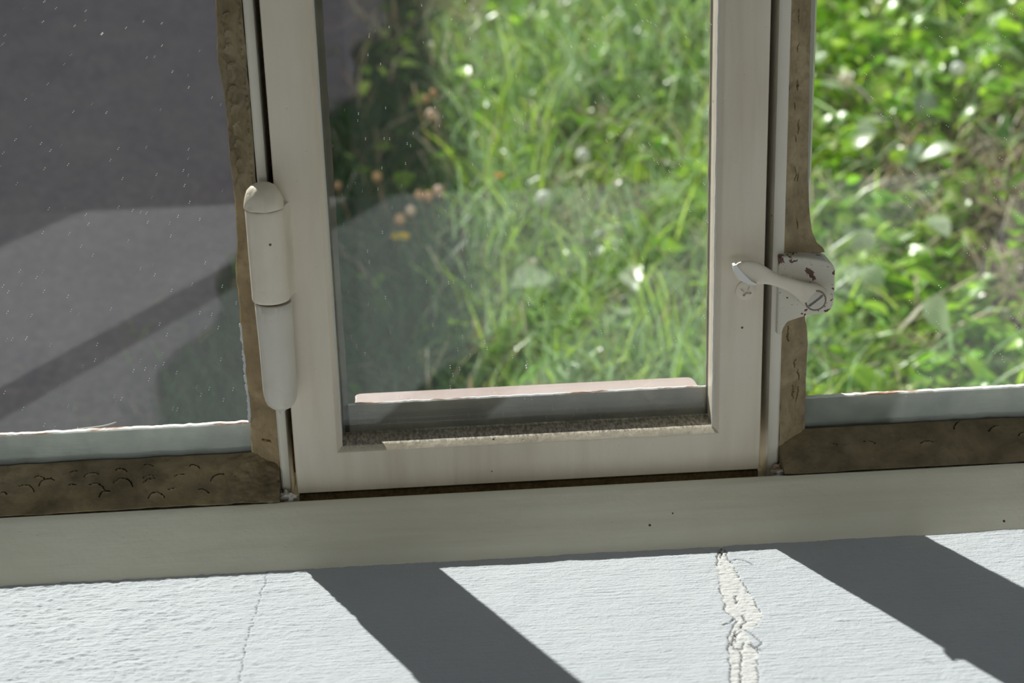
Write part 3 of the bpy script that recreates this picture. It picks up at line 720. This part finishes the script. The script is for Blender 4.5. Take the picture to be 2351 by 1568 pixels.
# worn white edge of the thumb end, its sunlight put into the colour
bm = bmesh.new()
cr_ = [(202.3, 129.6), (202.6, 127.4), (204.2, 124.9), (206.6, 122.4), (209.4, 120.7), (212.2, 119.9), (213.4, 120.3), (210.6, 122.0), (207.6, 124.9), (205.2, 128.0), (203.4, 130.0)]
bm_prism(bm, mm(cr_), -.0281, -.0245, 'y')
m_, t_, b_, o_ = newmat('sunlit_white_primer'); b_.inputs['Base Color'].default_value = (.86, .85, .82, 1); b_.inputs['Roughness'].default_value = .3
M['sunlit_primer'] = m_
tag(bm_obj('worn_sunlit_edge', bm, M['sunlit_primer'], lever, smooth=True, angle=50), label='white worn edge of the thumb end, sunlight painted in')
bm = bmesh.new(); bmesh.ops.create_cone(bm, cap_ends=True, segments=40, radius1=.0058, radius2=.0058, depth=.0052, matrix=Matrix.Translation((.2417, -.0163, .1092)) @ Matrix.Rotation(math.pi/2, 4, 'X'))
bm_obj('pivot_boss', bm, M['hinge'], latch, smooth=True, angle=40)
# slotted pivot screw
def disc_screw(name, cx, cy, cz, r, depth, slots, mat, parent=None, slotw=.5, sl_len=.95, star=False):
    """domed head facing -y with real recessed slots"""
    n = 72; rings = [0, .12, .2, .28, .36, .44, .52, .6, .68, .76, .84, .92, .97, 1.0]
    V = []; F = []
    for q in rings:
        for i in range(n):
            a = 2*math.pi*i/n; x_ = r*q*math.cos(a); z_ = r*q*math.sin(a); h = .55*(1-q**3)
            for ang in slots:
                ca, sa = math.cos(ang), math.sin(ang); u = x_*ca+z_*sa; v = abs(-x_*sa+z_*ca)
                wd = slotw*(1 if not star else (1.5-.9*abs(u)/(r*sl_len)))
                if v < wd and abs(u) < r*sl_len: h = -.75
            V.append(((cx+x_)*MM, (cy-h)*MM, (cz+z_)*MM))
    for i in range(n):
        a = 2*math.pi*i/n; V.append(((cx+r*math.cos(a))*MM, (cy+depth)*MM, (cz+r*math.sin(a))*MM))
    for j in range(len(rings)):
        for i in range(n): F.append((j*n+i, j*n+(i+1) % n, (j+1)*n+(i+1) % n, (j+1)*n+i))
    F.append([len(rings)*n+i for i in range(n)])
    me = bpy.data.meshes.new(name); me.from_pydata(V, [], F)
    bm = bmesh.new(); bm.from_mesh(me); bmesh.ops.remove_doubles(bm, verts=bm.verts, dist=1e-7); bmesh.ops.recalc_face_normals(bm, faces=bm.faces); bm.to_mesh(me); bm.free()
    return link_mesh(name, me, mat, parent, smooth=True, angle=50)
disc_screw('pivot_screw', 241.7, -21.9, 109.2, 4.5, 2.0, [math.radians(38)], M['hinge_low'], lever, slotw=.45, sl_len=.9)
bm = bmesh.new(); bmesh.ops.create_cone(bm, cap_ends=True, segments=40, radius1=.0050, radius2=.0050, depth=.0012, matrix=Matrix.Translation((.2417, -.0214, .1092)) @ Matrix.Rotation(math.pi/2, 4, 'X'))
bm_obj('screw_seat', bm, M['putty_dark'], latch)
sc = disc_screw('cross_head_screw', 211.4, -12.6, 112.3, 4.6, .58, [math.radians(62), math.radians(152)], M['hinge'], None, slotw=.62, sl_len=.55, star=True)
tag(sc, 'painted cross-head screw in the sash stile just below the latch lever', 'screw')

# old dry straw lying on the putty at the left pane
def tube(name, pts, r0, r1, mat, parent=None, n=8, col=(.6, .55, .48), sub=4):
    P = np.array(pts, dtype=float); tt = np.linspace(0, len(P)-1, (len(P)-1)*sub+1)
    Q = np.stack([np.interp(tt, range(len(P)), P[:, k]) for k in range(3)], -1)
    if sub > 1:
        for _ in range(2*sub): Q[1:-1] = (Q[:-2]+2*Q[1:-1]+Q[2:])/4
    V = []
    for k in range(len(Q)):
        d = Q[min(k+1, len(Q)-1)]-Q[max(k-1, 0)]; d = d/np.linalg.norm(d)
        a = np.cross(d, [0, 0, 1]) if abs(d[2]) < .9 else np.cross(d, [1, 0, 0]); a /= np.linalg.norm(a); b = np.cross(d, a)
        r = r0+(r1-r0)*k/(len(Q)-1)
        V += [Q[k]+r*(a*math.cos(2*math.pi*i/n)+b*math.sin(2*math.pi*i/n)) for i in range(n)]
    F = [(k*n+i, k*n+(i+1) % n, (k+1)*n+(i+1) % n, (k+1)*n+i) for k in range(len(Q)-1) for i in range(n)]
    F += [list(range(n)), [(len(Q)-1)*n+i for i in range(n)]]
    me = bpy.data.meshes.new(name); me.from_pydata([tuple(v) for v in V], [], F)
    a = me.color_attributes.new('tint', 'FLOAT_COLOR', 'POINT')
    for d in a.data: d.color = (*col, 1)
    return link_mesh(name, me, mat, parent, smooth=True)
st = tube('dry_stalk', [(-.104, .0072, .0521), (-.094, .0075, .0526), (-.088, .0078, .0532), (-.0835, .008, .0546)], .00055, .0003, M['dry'], col=(.50, .44, .40))
tag(st, 'thin dry stalk lying on the chipped putty outside the left pane', 'stalk')

# ------------------------------------------------------------------ outdoors
def gz(x, y):
    x = np.asarray(x, float); y = np.asarray(y, float)
    base = np.where(y < .3, -.3506, np.where(y > 2.2, -.23+.268*1.45, -.23+.268*(y-.75)))
    return base
xs = np.linspace(-3, 3.2, 240); ys_ = np.linspace(.07, 4.2, 200)
Xg, Yg = np.meshgrid(xs, ys_, indexing='ij'); Zg = gz(Xg, Yg)+.02*fbm(Xg*9, Yg*9, 3, 4)-.008
def surf_solid(name, X, Y, Z, zb, mat):
    a, b = X.shape; V = np.stack([X, Y, Z], -1).reshape(-1, 3); V2 = V.copy(); V2[:, 2] -= zb
    i = np.arange(a-1)[:, None]*b+np.arange(b-1)[None, :]; F = np.stack([i, i+b, i+b+1, i+1], -1).reshape(-1, 4); K = a*b
    W = []
    for p in range(a-1): W += [(p*b, p*b+K, (p+1)*b+K, (p+1)*b), ((p+1)*b+b-1, (p+1)*b+b-1+K, p*b+b-1+K, p*b+b-1)]
    for p in range(b-1): W += [(p+1, p+1+K, p+K, p), ((a-1)*b+p, (a-1)*b+p+K, (a-1)*b+p+1+K, (a-1)*b+p+1)]
    return mesh_np(name, np.concatenate([V, V2]), np.concatenate([F, F[:, ::-1]+K, np.array(W)]), mat, smooth=True, angle=60)
g_ = surf_solid('ground', Xg, Yg, Zg, .3, M['soil']); tag(g_, 'brown soil bank rising away from the window', 'ground', kind='structure')
def xb(y): return -.1+.282*(y-1.0)
a_, b_ = 80, 120
u = np.linspace(0, 1, a_)[:, None]; yy = np.linspace(.10, 4.1, b_)[None, :]
Ya = yy*np.ones((a_, 1)); Xa = -2.9+(xb(Ya)-.015*fbm(Ya*14, Ya*0, 4, 3)*6+2.9)*u
ap = surf_solid('asphalt_path', Xa, Ya, gz(Xa, Ya)+.012+.003*fbm(Xa*30, Ya*30, 8, 3), .035, M['asphalt'])
tag(ap, 'dark purple-grey asphalt path in shade outside the left pane', 'path', kind='structure')
# neighbouring building, stands left outside; its shade covers the path
bm = bmesh.new()
ky = math.cos(SUN_AZ)/math.tan(SUN_EL); kx = math.sin(SUN_AZ)/math.tan(SUN_EL)
def edge_pt(yg):            # eaves point whose shadow falls on the ground at x = .105, y = yg
    h_ = 3.0-(-.23+.268*(yg-.75)+.03); return (.105-kx*h_, yg+ky*h_)
e0, e1 = edge_pt(.75), edge_pt(1.6)
sl_ = (e1[0]-e0[0])/(e1[1]-e0[1])
def bx_(y): return e0[0]+sl_*(y-e0[1])
pr = [(bx_(3.35), 3.35), (bx_(9), 9), (-6, 9), (-6, 3.35)]
bm_prism(bm, pr, -.3, 3.0, 'z')
tag(bm_obj('neighbouring_building', bm, M['masonry']), 'plain rendered outbuilding left outside whose shade covers the path', 'building', kind='structure')
# far ground beyond
bm = bmesh.new(); bm_box(bm, -30, 30, 4.2, 40, -.5, .14); tag(bm_obj('far_ground', bm, M['soil']), 'flat ground beyond the bank', 'ground', kind='structure')

def soilmask(x, y):   # 1 where the ground is bare
    d = ((x-.72)/.15)**2+((y-.95)/.22)**2
    n = fbm(x*11, y*11, 17, 3)
    return np.clip(1.4-d-n*1.5, 0, 1)*1.0 + np.clip((fbm(x*7, y*7, 51, 3)-.17)*9, 0, .8)
PAL = np.array([(.38, .60, .04), (.48, .70, .05), (.22, .42, .04), (.56, .74, .16), (.50, .66, .34), (.25, .47, .13)])
DRY = np.array([(.55, .47, .30), (.42, .33, .20), (.62, .57, .42), (.30, .20, .12)])
def blades(n, xr, yr, hr, wr, lean, dryp, seed, keepf, nseg=3, pale=0.0):
    g = np.random.default_rng(seed)
    x = g.uniform(*xr, n); y = g.uniform(*yr, n)
    k = g.random(n) < keepf(x, y); x, y = x[k], y[k]; n = len(x)
    z = gz(x, y)-.004; h = g.uniform(*hr, n)*(0.6+.8*np.clip(fbm(x*6, y*6, seed, 3)+.5, 0, 1)); h = h*np.clip(.30+(x-xb(y))/.30, .30, 1) if seed < 9 else h; wd = g.uniform(*wr, n)
    ang = g.uniform(0, 2*np.pi, n); le = g.uniform(*lean, n); fa = g.uniform(0, 2*np.pi, n)
    d = np.stack([np.cos(ang), np.sin(ang)], -1); f = np.stack([np.cos(fa), np.sin(fa)], -1)
    c = PAL[g.integers(0, len(PAL), n)]*g.uniform(.75, 1.3, (n, 1))
    dry = g.random(n) < dryp; c[dry] = DRY[g.integers(0, len(DRY), dry.sum())]*g.uniform(.8, 1.15, (dry.sum(), 1))
    if pale:
        pl = g.random(n) < pale; c[pl] = np.array((.34, .50, .26))*g.uniform(.8, 1.2, (pl.sum(), 1))
    rows = []
    for s in range(nseg+1):
        t = s/nseg; hor = le*h*t*t; ver = h*t*np.sqrt(np.maximum(1-(le*.75*t)**2, .08))
        wv = wd*(1-t**1.8)*.5+.00015
        cx = x+d[:, 0]*hor; cy = y+d[:, 1]*hor; cz = z+ver
        rows.append(np.stack([cx-f[:, 0]*wv, cy-f[:, 1]*wv, cz], -1)); rows.append(np.stack([cx+f[:, 0]*wv, cy+f[:, 1]*wv, cz], -1))
    V = np.stack(rows, 1); m_ = 2*(nseg+1)
    b = np.arange(n)[:, None, None]*m_; q = np.array([[2*s, 2*s+1, 2*s+3, 2*s+2] for s in range(nseg)])[None]
    return V.reshape(-1, 3), (b+q).reshape(-1, 4), np.repeat(c, m_, 0)
def join(parts):
    V = []; F = []; C = []; k = 0
    for v, f, c in parts: V.append(v); F.append(f+k); C.append(c); k += len(v)
    return np.concatenate(V), np.concatenate(F), np.concatenate(C)
def kgrass(x, y):
    inside = (x > xb(y)-.02).astype(float)
    return inside*(1-.93*np.clip(soilmask(x, y), 0, 1))
def shade_side(x, y): return np.clip((.125+.05*fbm(x*9, y*9, 66, 2)-x)/.04, 0, 1)
SHADE_GREENS = np.array([(.055, .15, .045), (.045, .12, .05), (.08, .19, .05), (.10, .17, .09)])  # darker greens paint shade into the blades left of the shade edge
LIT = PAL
parts = [blades(13000, (-.1, 1.25), (.35, 2.1), (.03, .065), (.003, .0068), (.2, 1.1), .08, 1, lambda x, y: kgrass(x, y)*(1-shade_side(x, y))),
         blades(9000, (-.1, 1.25), (.35, 2.1), (.04, .10), (.0035, .008), (.5, 1.25), .13, 2, lambda x, y: kgrass(x, y)*(1-shade_side(x, y)), nseg=4, pale=.25),
         blades(7000, (.05, .45), (.55, 2.1), (.05, .12), (.0016, .0036), (.2, .9), .05, 4, lambda x, y: kgrass(x, y)*(1-shade_side(x, y)), nseg=4, pale=.55)]
PAL = SHADE_GREENS
parts += [blades(34000, (-.30, .18), (.35, 2.1), (.03, .10), (.0012, .0030), (.2, 1.0), .03, 3, lambda x, y: kgrass(x, y)*shade_side(x, y), nseg=3)]
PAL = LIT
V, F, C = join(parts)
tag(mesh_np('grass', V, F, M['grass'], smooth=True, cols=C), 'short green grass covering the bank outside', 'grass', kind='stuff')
# tufts creeping over the edge of the asphalt
def kedge(x, y):
    e = x-xb(y); return np.where((e < .0), np.exp(e/.035)*np.clip(fbm(x*16, y*16, 77, 3)*4+.35, 0, 1), 0)
V, F, C = blades(6000, (-.6, .4), (.6, 2.0), (.012, .04), (.0015, .003), (.3, 1.1), .05, 9, kedge)
tag(mesh_np('moss_tufts', V, F, M['grass'], smooth=True, cols=C), 'small green tufts creeping over the edge of the asphalt path', 'moss', kind='stuff')
# litter of dry straws lying flat
V, F, C = blades(9500, (.0, 1.25), (.4, 2.0), (.03, .10), (.0012, .0038), (1.2, 1.33), 1.0, 11, lambda x, y: .35+.65*np.clip(soilmask(x, y), 0, 1), nseg=3)
V[:, 2] += .012
tag(mesh_np('straw_litter', V, F, M['dry'], smooth=True, cols=C), 'pale dry straws scattered through the grass', 'straw', kind='stuff')
# small round broad leaves
def leaves(n, xr, yr, sr, hr, seed, keepf, base):
    g = np.random.default_rng(seed); x = g.uniform(*xr, n); y = g.uniform(*yr, n); k = g.random(n) < keepf(x, y); x, y = x[k], y[k]; n = len(x)
    z = gz(x, y)+g.uniform(*hr, n); L = g.uniform(*sr, n); Wd = L*g.uniform(.35, .75, n); a = g.uniform(0, 2*np.pi, n); ti = g.uniform(-.2, 1.1, n)
    c = np.array(base)[g.integers(0, len(base), n)]*g.uniform(.75, 1.25, (n, 1))
    prof = [(0, 0), (.18, .55), (.45, 1), (.75, .75), (1, .05)]
    rows = []
    dx, dy = np.cos(a), np.sin(a); px_, py_ = -dy, dx; ro = g.uniform(-.5, .5, n)
    for (t, wq) in prof:
        lx = L*t; up = L*(np.sin(ti)*t-.35*t*t); hx = lx*np.cos(ti)
        for s in (-1, 0, 1):
            ww = s*wq*Wd*.5
            rows.append(np.stack([x+dx*hx+px_*ww, y+dy*hx+py_*ww, z+up+abs(s)*wq*Wd*.12+ww*ro], -1))
    V = np.stack(rows, 1); m_ = len(prof)*3
    q = np.array([[3*i+j, 3*i+j+1, 3*i+j+4, 3*i+j+3] for i in range(len(prof)-1) for j in (0, 1)])[None]
    return V.reshape(-1, 3), (np.arange(n)[:, None, None]*m_+q).reshape(-1, 4), np.repeat(c, m_, 0)
def kleaf(x, y): return np.clip((x-.10)/.35, .12, 1)*(1-.9*np.clip(soilmask(x, y), 0, 1))*(x > xb(y))
V, F, C = join([leaves(11000, (.0, 1.25), (.4, 2.0), (.016, .036), (.006, .045), 21, kleaf, [(.32, .60, .02), (.42, .70, .04), (.20, .46, .03), (.55, .74, .14)]),
                leaves(2600, (.1, 1.25), (.4, 2.0), (.028, .055), (.01, .05), 22, kleaf, [(.26, .56, .02), (.42, .70, .05), (.62, .74, .52)]),
                leaves(1400, (.1, 1.25), (.4, 2.0), (.012, .030), (.006, .04), 23, lambda x, y: .5+0*x, [(.50, .42, .34), (.60, .56, .46), (.35, .25, .17)])])
tag(mesh_np('clover', V, F, M['weed'], smooth=True, cols=C), 'small broad clover-like leaves mixed through the grass', 'ground cover', kind='stuff')
# crumbs of soil and dead bits on the bare patch
g = np.random.default_rng(5); V = []; F = []; C = []
for k in range(3000):
    x = g.normal(.71, .10); y = g.normal(.94, .16); r = g.uniform(.002, .0065); z = float(gz(x, y))+.001
    o = len(V); 
    for p in ((1, 0, 0), (-1, 0, 0), (0, 1, 0), (0, -1, 0), (0, 0, 1), (0, 0, -1)):
        q = np.array(p)*r*g.uniform(.5, 1.3, 3); V.append((x+q[0]+g.normal(0, r*.3), y+q[1]+g.normal(0, r*.3), z+q[2]))
        C.append(None)
    c = [(.26, .18, .13), (.40, .31, .25), (.14, .09, .06), (.34, .28, .27)][k % 4]
    for i in range(6): C[o+i] = c
    F += [(o, o+2, o+4), (o+2, o+1, o+4), (o+1, o+3, o+4), (o+3, o, o+4), (o+2, o, o+5), (o+1, o+2, o+5), (o+3, o+1, o+5), (o, o+3, o+5)]
tag(mesh_np('soil_crumbs', V, np.array(F), M['dry'], cols=np.array(C)), 'reddish brown soil crumbs on the bare patch beyond the right pane', 'soil', kind='stuff')

CAMP = Vector((0.05987, -0.75546, 0.36950))
def raised(x, y, h):      # a point h above the bank that hides the ground spot (x, y) behind it as seen from the room
    G = Vector((x, y, float(gz(x, y)))); lo, hi = 0., .5
    for _ in range(30):
        m_ = (lo+hi)/2; Q = G.lerp(CAMP, m_)
        if Q.z-float(gz(Q.x, Q.y)) < h: lo = m_
        else: hi = m_
    return G.lerp(CAMP, lo)
# individual plants ------------------------------------------------
def single_leaf(name, base, ang, L, W, tilt, col, parent, curl=.35):
    V = []; F = []; n = 9
    dx, dy = math.cos(ang), math.sin(ang)
    for i in range(n):
        t = i/(n-1); wq = (math.sin(math.pi*min(1, t**.75)))**.8*(1-.12*(i % 2)) if 0 < i < n-1 else .04
        hx = L*t*math.cos(tilt); up = L*(math.sin(tilt)*t-curl*t*t)
        for s in (-1, -.5, 0, .5, 1):
            ww = s*wq*W*.5; V.append((base[0]+dx*hx-dy*ww, base[1]+dy*hx+dx*ww, base[2]+up+abs(s)*wq*W*.13))
    for i in range(n-1):
        for j in range(4): F.append((i*5+j, i*5+j+1, i*5+j+6, i*5+j+5))
    c = np.tile(col, (len(V), 1)).astype(float); c[2::5] *= 1.35
    o = mesh_np(name, V, np.array(F), M['weed'], parent, smooth=True, cols=c)
    s_ = o.modifiers.new('thick', 'SOLIDIFY'); s_.thickness = .0004
    return o
def weed(x, y, spec, label, col=(.12, .30, .035), h=.0):
    z = float(gz(x, y)); r = tag(empty('broad_leaf_weed', (x, y, z)), label, 'weed', 'broad leaved weeds on the bank')
    for (a, L, W, ti) in spec: single_leaf('leaf', (x, y, z+.008+h), math.radians(a), L, W, math.radians(ti), col, r)
    return r
weed(.578, 1.11, [(100, .070, .022, 62), (20, .055, .022, 40), (200, .045, .018, 30), (320, .05, .02, 35)], 'weed with two upright glossy green leaves, right pane, left of the pale leaf')
weed(.607, 1.05, [(60, .050, .024, 45), (150, .055, .022, 20), (250, .040, .020, 30)], 'weed with pale silvery upturned leaves in the middle of the right pane', (.36, .48, .32), .02)
weed(.652, 1.15, [(80, .060, .030, 65), (140, .050, .022, 40), (10, .040, .020, 20)], 'tall pale green leaf standing near the right edge of the right pane', (.38, .50, .34), .015)
weed(.728, 1.10, [(70, .080, .018, 60), (110, .07, .016, 50), (30, .06, .016, 45), (180, .05, .015, 40)], 'spiky bright green weed at the right edge of the right pane', (.13, .33, .06))
weed(.223, 1.30, [(90, .035, .030, 50), (20, .03, .022, 30)], 'small round yellow-green leaf near the top of the sash pane', (.26, .42, .03), .02)
weed(.280, .93, [(85, .060, .012, 70), (60, .05, .012, 60), (120, .05, .012, 60)], 'narrow upright bright green leaves in the middle of the sash pane', (.20, .42, .06), .01)
weed(.352, .80, [(85, .050, .020, 65), (30, .04, .018, 50), (150, .04, .018, 45)], 'bright green leaves low at the right of the sash pane', (.18, .38, .05), .01)
weed(.505, .82, [(75, .050, .022, 50), (130, .045, .022, 45), (10, .045, .020, 35), (200, .04, .02, 30)], 'bushy mid green weed low beside the right mullion', (.15, .34, .06), .01)
weed(.117, .765, [(80, .045, .012, 70), (110, .04, .010, 60)], 'upright leaf turned orange-yellow at the foot of the sash pane', (.62, .42, .03), .005)

def flower(x, y, hgt, col, label, r=.0065, name='yellow_flower', leanx=.0, leany=.0):
    z = float(gz(x, y)); o = tag(empty(name, (x, y, z)), label, 'flower', None)
    hx, hy, hz = x+leanx, y+leany, z+hgt
    tube('stem', [(x, y, z-.003), (x+leanx*.4, y+leany*.4, z+hgt*.55), (hx, hy, hz)], .0009, .0007, M['dry'], o, col=(.14, .24, .06))
    V = [(hx, hy-.001, hz+.0015)]; F = []; n = 36
    for ring_ in range(2):
        for i in range(n):
            a = 2*math.pi*i/n; rr = r*(.55 if ring_ == 0 else (1.0 if i % 2 else .86))
            V.append((hx+rr*math.cos(a), hy-.55*rr*math.sin(a)*.8, hz+.002+.0012*(ring_)+rr*math.sin(a)*.55))
    for i in range(n):
        F.append((0, 1+i, 1+(i+1) % n)); 
    me = bpy.data.meshes.new('petals'); me.from_pydata(V, [], F+[(1+i, 1+n+i, 1+n+(i+1) % n, 1+(i+1) % n) for i in range(n)])
    a = me.color_attributes.new('tint', 'FLOAT_COLOR', 'POINT')
    for d in a.data: d.color = (*col, 1)
    pe = link_mesh('petals', me, M['weed'], o); s_ = pe.modifiers.new('t', 'SOLIDIFY'); s_.thickness = .0008
    return o
Q = raised(.048, 1.006, .075)
flower(Q.x, Q.y, .072, (1.0, .80, .01), 'yellow flower in the shade at the left of the sash pane', r=.0095)
Q = raised(.161, 1.12, .055)
flower(Q.x, Q.y, .053, (.95, .42, .02), 'small orange-yellow flower in the sunlit grass of the sash pane', r=.006)
def seed_head(x, y, hgt, lean, label, r=.0052, col=(.60, .40, .24), stem=(.34, .24, .13), group='dry seed heads at the edge of the shade'):
    z = float(gz(x, y)); o = tag(empty('dry_seed_head', (x-lean[0], y-lean[1], z)), label, 'seed head', group)
    bx, by = x-lean[0], y-lean[1]
    tube('stem', [(bx, by, z-.004), (bx+lean[0]*.35, by+lean[1]*.35, z+hgt*.5), (x, y, z+hgt)], .0009, .0006, M['dry'], o, col=stem)
    V = []; F = []; n = 14; m_ = 9
    for j in range(m_):
        ph = math.pi*j/(m_-1)
        for i in range(n):
            a = 2*math.pi*i/n; rr = r*(1+.16*(-1)**(i+j))*math.sin(ph)
            V.append((x+rr*math.cos(a), y+rr*math.sin(a), z+hgt+r*.6-r*1.1*math.cos(ph)))
    for j in range(m_-1):
        for i in range(n): F.append((j*n+i, j*n+(i+1) % n, (j+1)*n+(i+1) % n, (j+1)*n+i))
    mesh_np('head', V, np.array(F), M['dry'], o, smooth=True, cols=np.tile(col, (len(V), 1)))
    return o
SH = [(.090, 1.269, .10, (-.03, .02), 'tallest dry seed head, on a long orange stem at the edge of the shade', .0058, (.74, .55, .38)),
      (.095, 1.325, .09, (-.02, .02), 'small orange seed head above the tallest one', .0042, (.62, .36, .16)),
      (.085, 1.310, .09, (-.02, .02), 'orange seed head just left of the small upper one', .0042, (.58, .32, .14)),
      (.024, 1.133, .08, (-.02, .03), 'orange-brown seed head in deep shade left of the others', .0052, (.66, .42, .20)),
      (-.020, 1.118, .07, (-.02, .03), 'dim seed head close to the left edge of the sash pane', .0046, (.50, .32, .18)),
      (.092, 1.096, .08, (-.02, .02), 'pinkish seed head at the right of the low cluster', .0054, (.78, .58, .46)),
      (.070, 1.090, .08, (-.02, .02), 'orange seed head left in the low cluster', .0046, (.70, .42, .22)),
      (.080, 1.086, .078, (-.02, .02), 'orange seed head in the middle of the low cluster', .0050, (.70, .42, .22)),
      (.060, 1.058, .075, (-.02, .02), 'pale seed head above the yellow flower', .0052, (.80, .62, .46)),
      (.048, 1.041, .07, (-.02, .02), 'orange seed head just above the yellow flower', .0056, (.74, .46, .24))]
for s in SH:
    Q = raised(s[0], s[1], s[2]); seed_head(Q.x, Q.y, s[2]-.004, s[3], s[4], s[5], s[6])
for x_, y_, h_, ln_, lab, rr, c1, c2 in (
    (.600, 1.310, .075, (-.03, -.05), 'cream seed head on a curved grey stalk at the top left of the right pane', .0078, (.85, .78, .62), (.55, .48, .44)),
    (.744, 1.326, .055, (.0, -.03), 'white seed head near the top right corner of the right pane', .008, (.85, .90, .85), (.5, .45, .4)),
    (.206, 1.065, .055, (.01, .0), 'white fluffy seed head in the middle of the sash pane', .0085, (.80, .86, .78), (.5, .42, .34)),
    (.259, 1.155, .050, (.0, -.01), 'white seed head right of the middle of the sash pane', .0075, (.82, .86, .80), (.5, .42, .34))):
    Q = raised(x_, y_, h_); seed_head(Q.x, Q.y, h_-.004, ln_, lab, rr, c1, c2, None)
# a few dry stalks lying across the grass
for k, (pts, lab, c) in enumerate([
    ([(.560, 1.0, .03), (.60, 1.06, .045), (.64, 1.12, .04)], 'long reddish dry stalk crossing the lower left of the right pane', (.55, .36, .22)),
    ([(.50, .72, .03), (.58, .76, .035), (.70, .80, .03)], 'dry stalk along the foot of the right pane', (.55, .38, .26)),
    ([(.55, 1.22, .05), (.59, 1.18, .06), (.60, 1.12, .03)], 'bent grey stalk left of the silvery weed', (.55, .50, .45)),
    ([(.16, 1.0, .03), (.19, 1.0, .035), (.22, .99, .03)], 'pale straw lying level in the middle of the sash pane', (.66, .72, .60)),
    ([(.10, 1.07, .01), (.085, 1.12, .03), (.07, 1.2, .07)], 'orange-brown stalk leaning out of the shade', (.45, .28, .12))]):
    P = [(x, y, float(gz(x, y))+h) for x, y, h in pts]
    tag(tube('dry_stalk', P, .0016, .0010, M['dry'], col=c), lab, 'stalk')
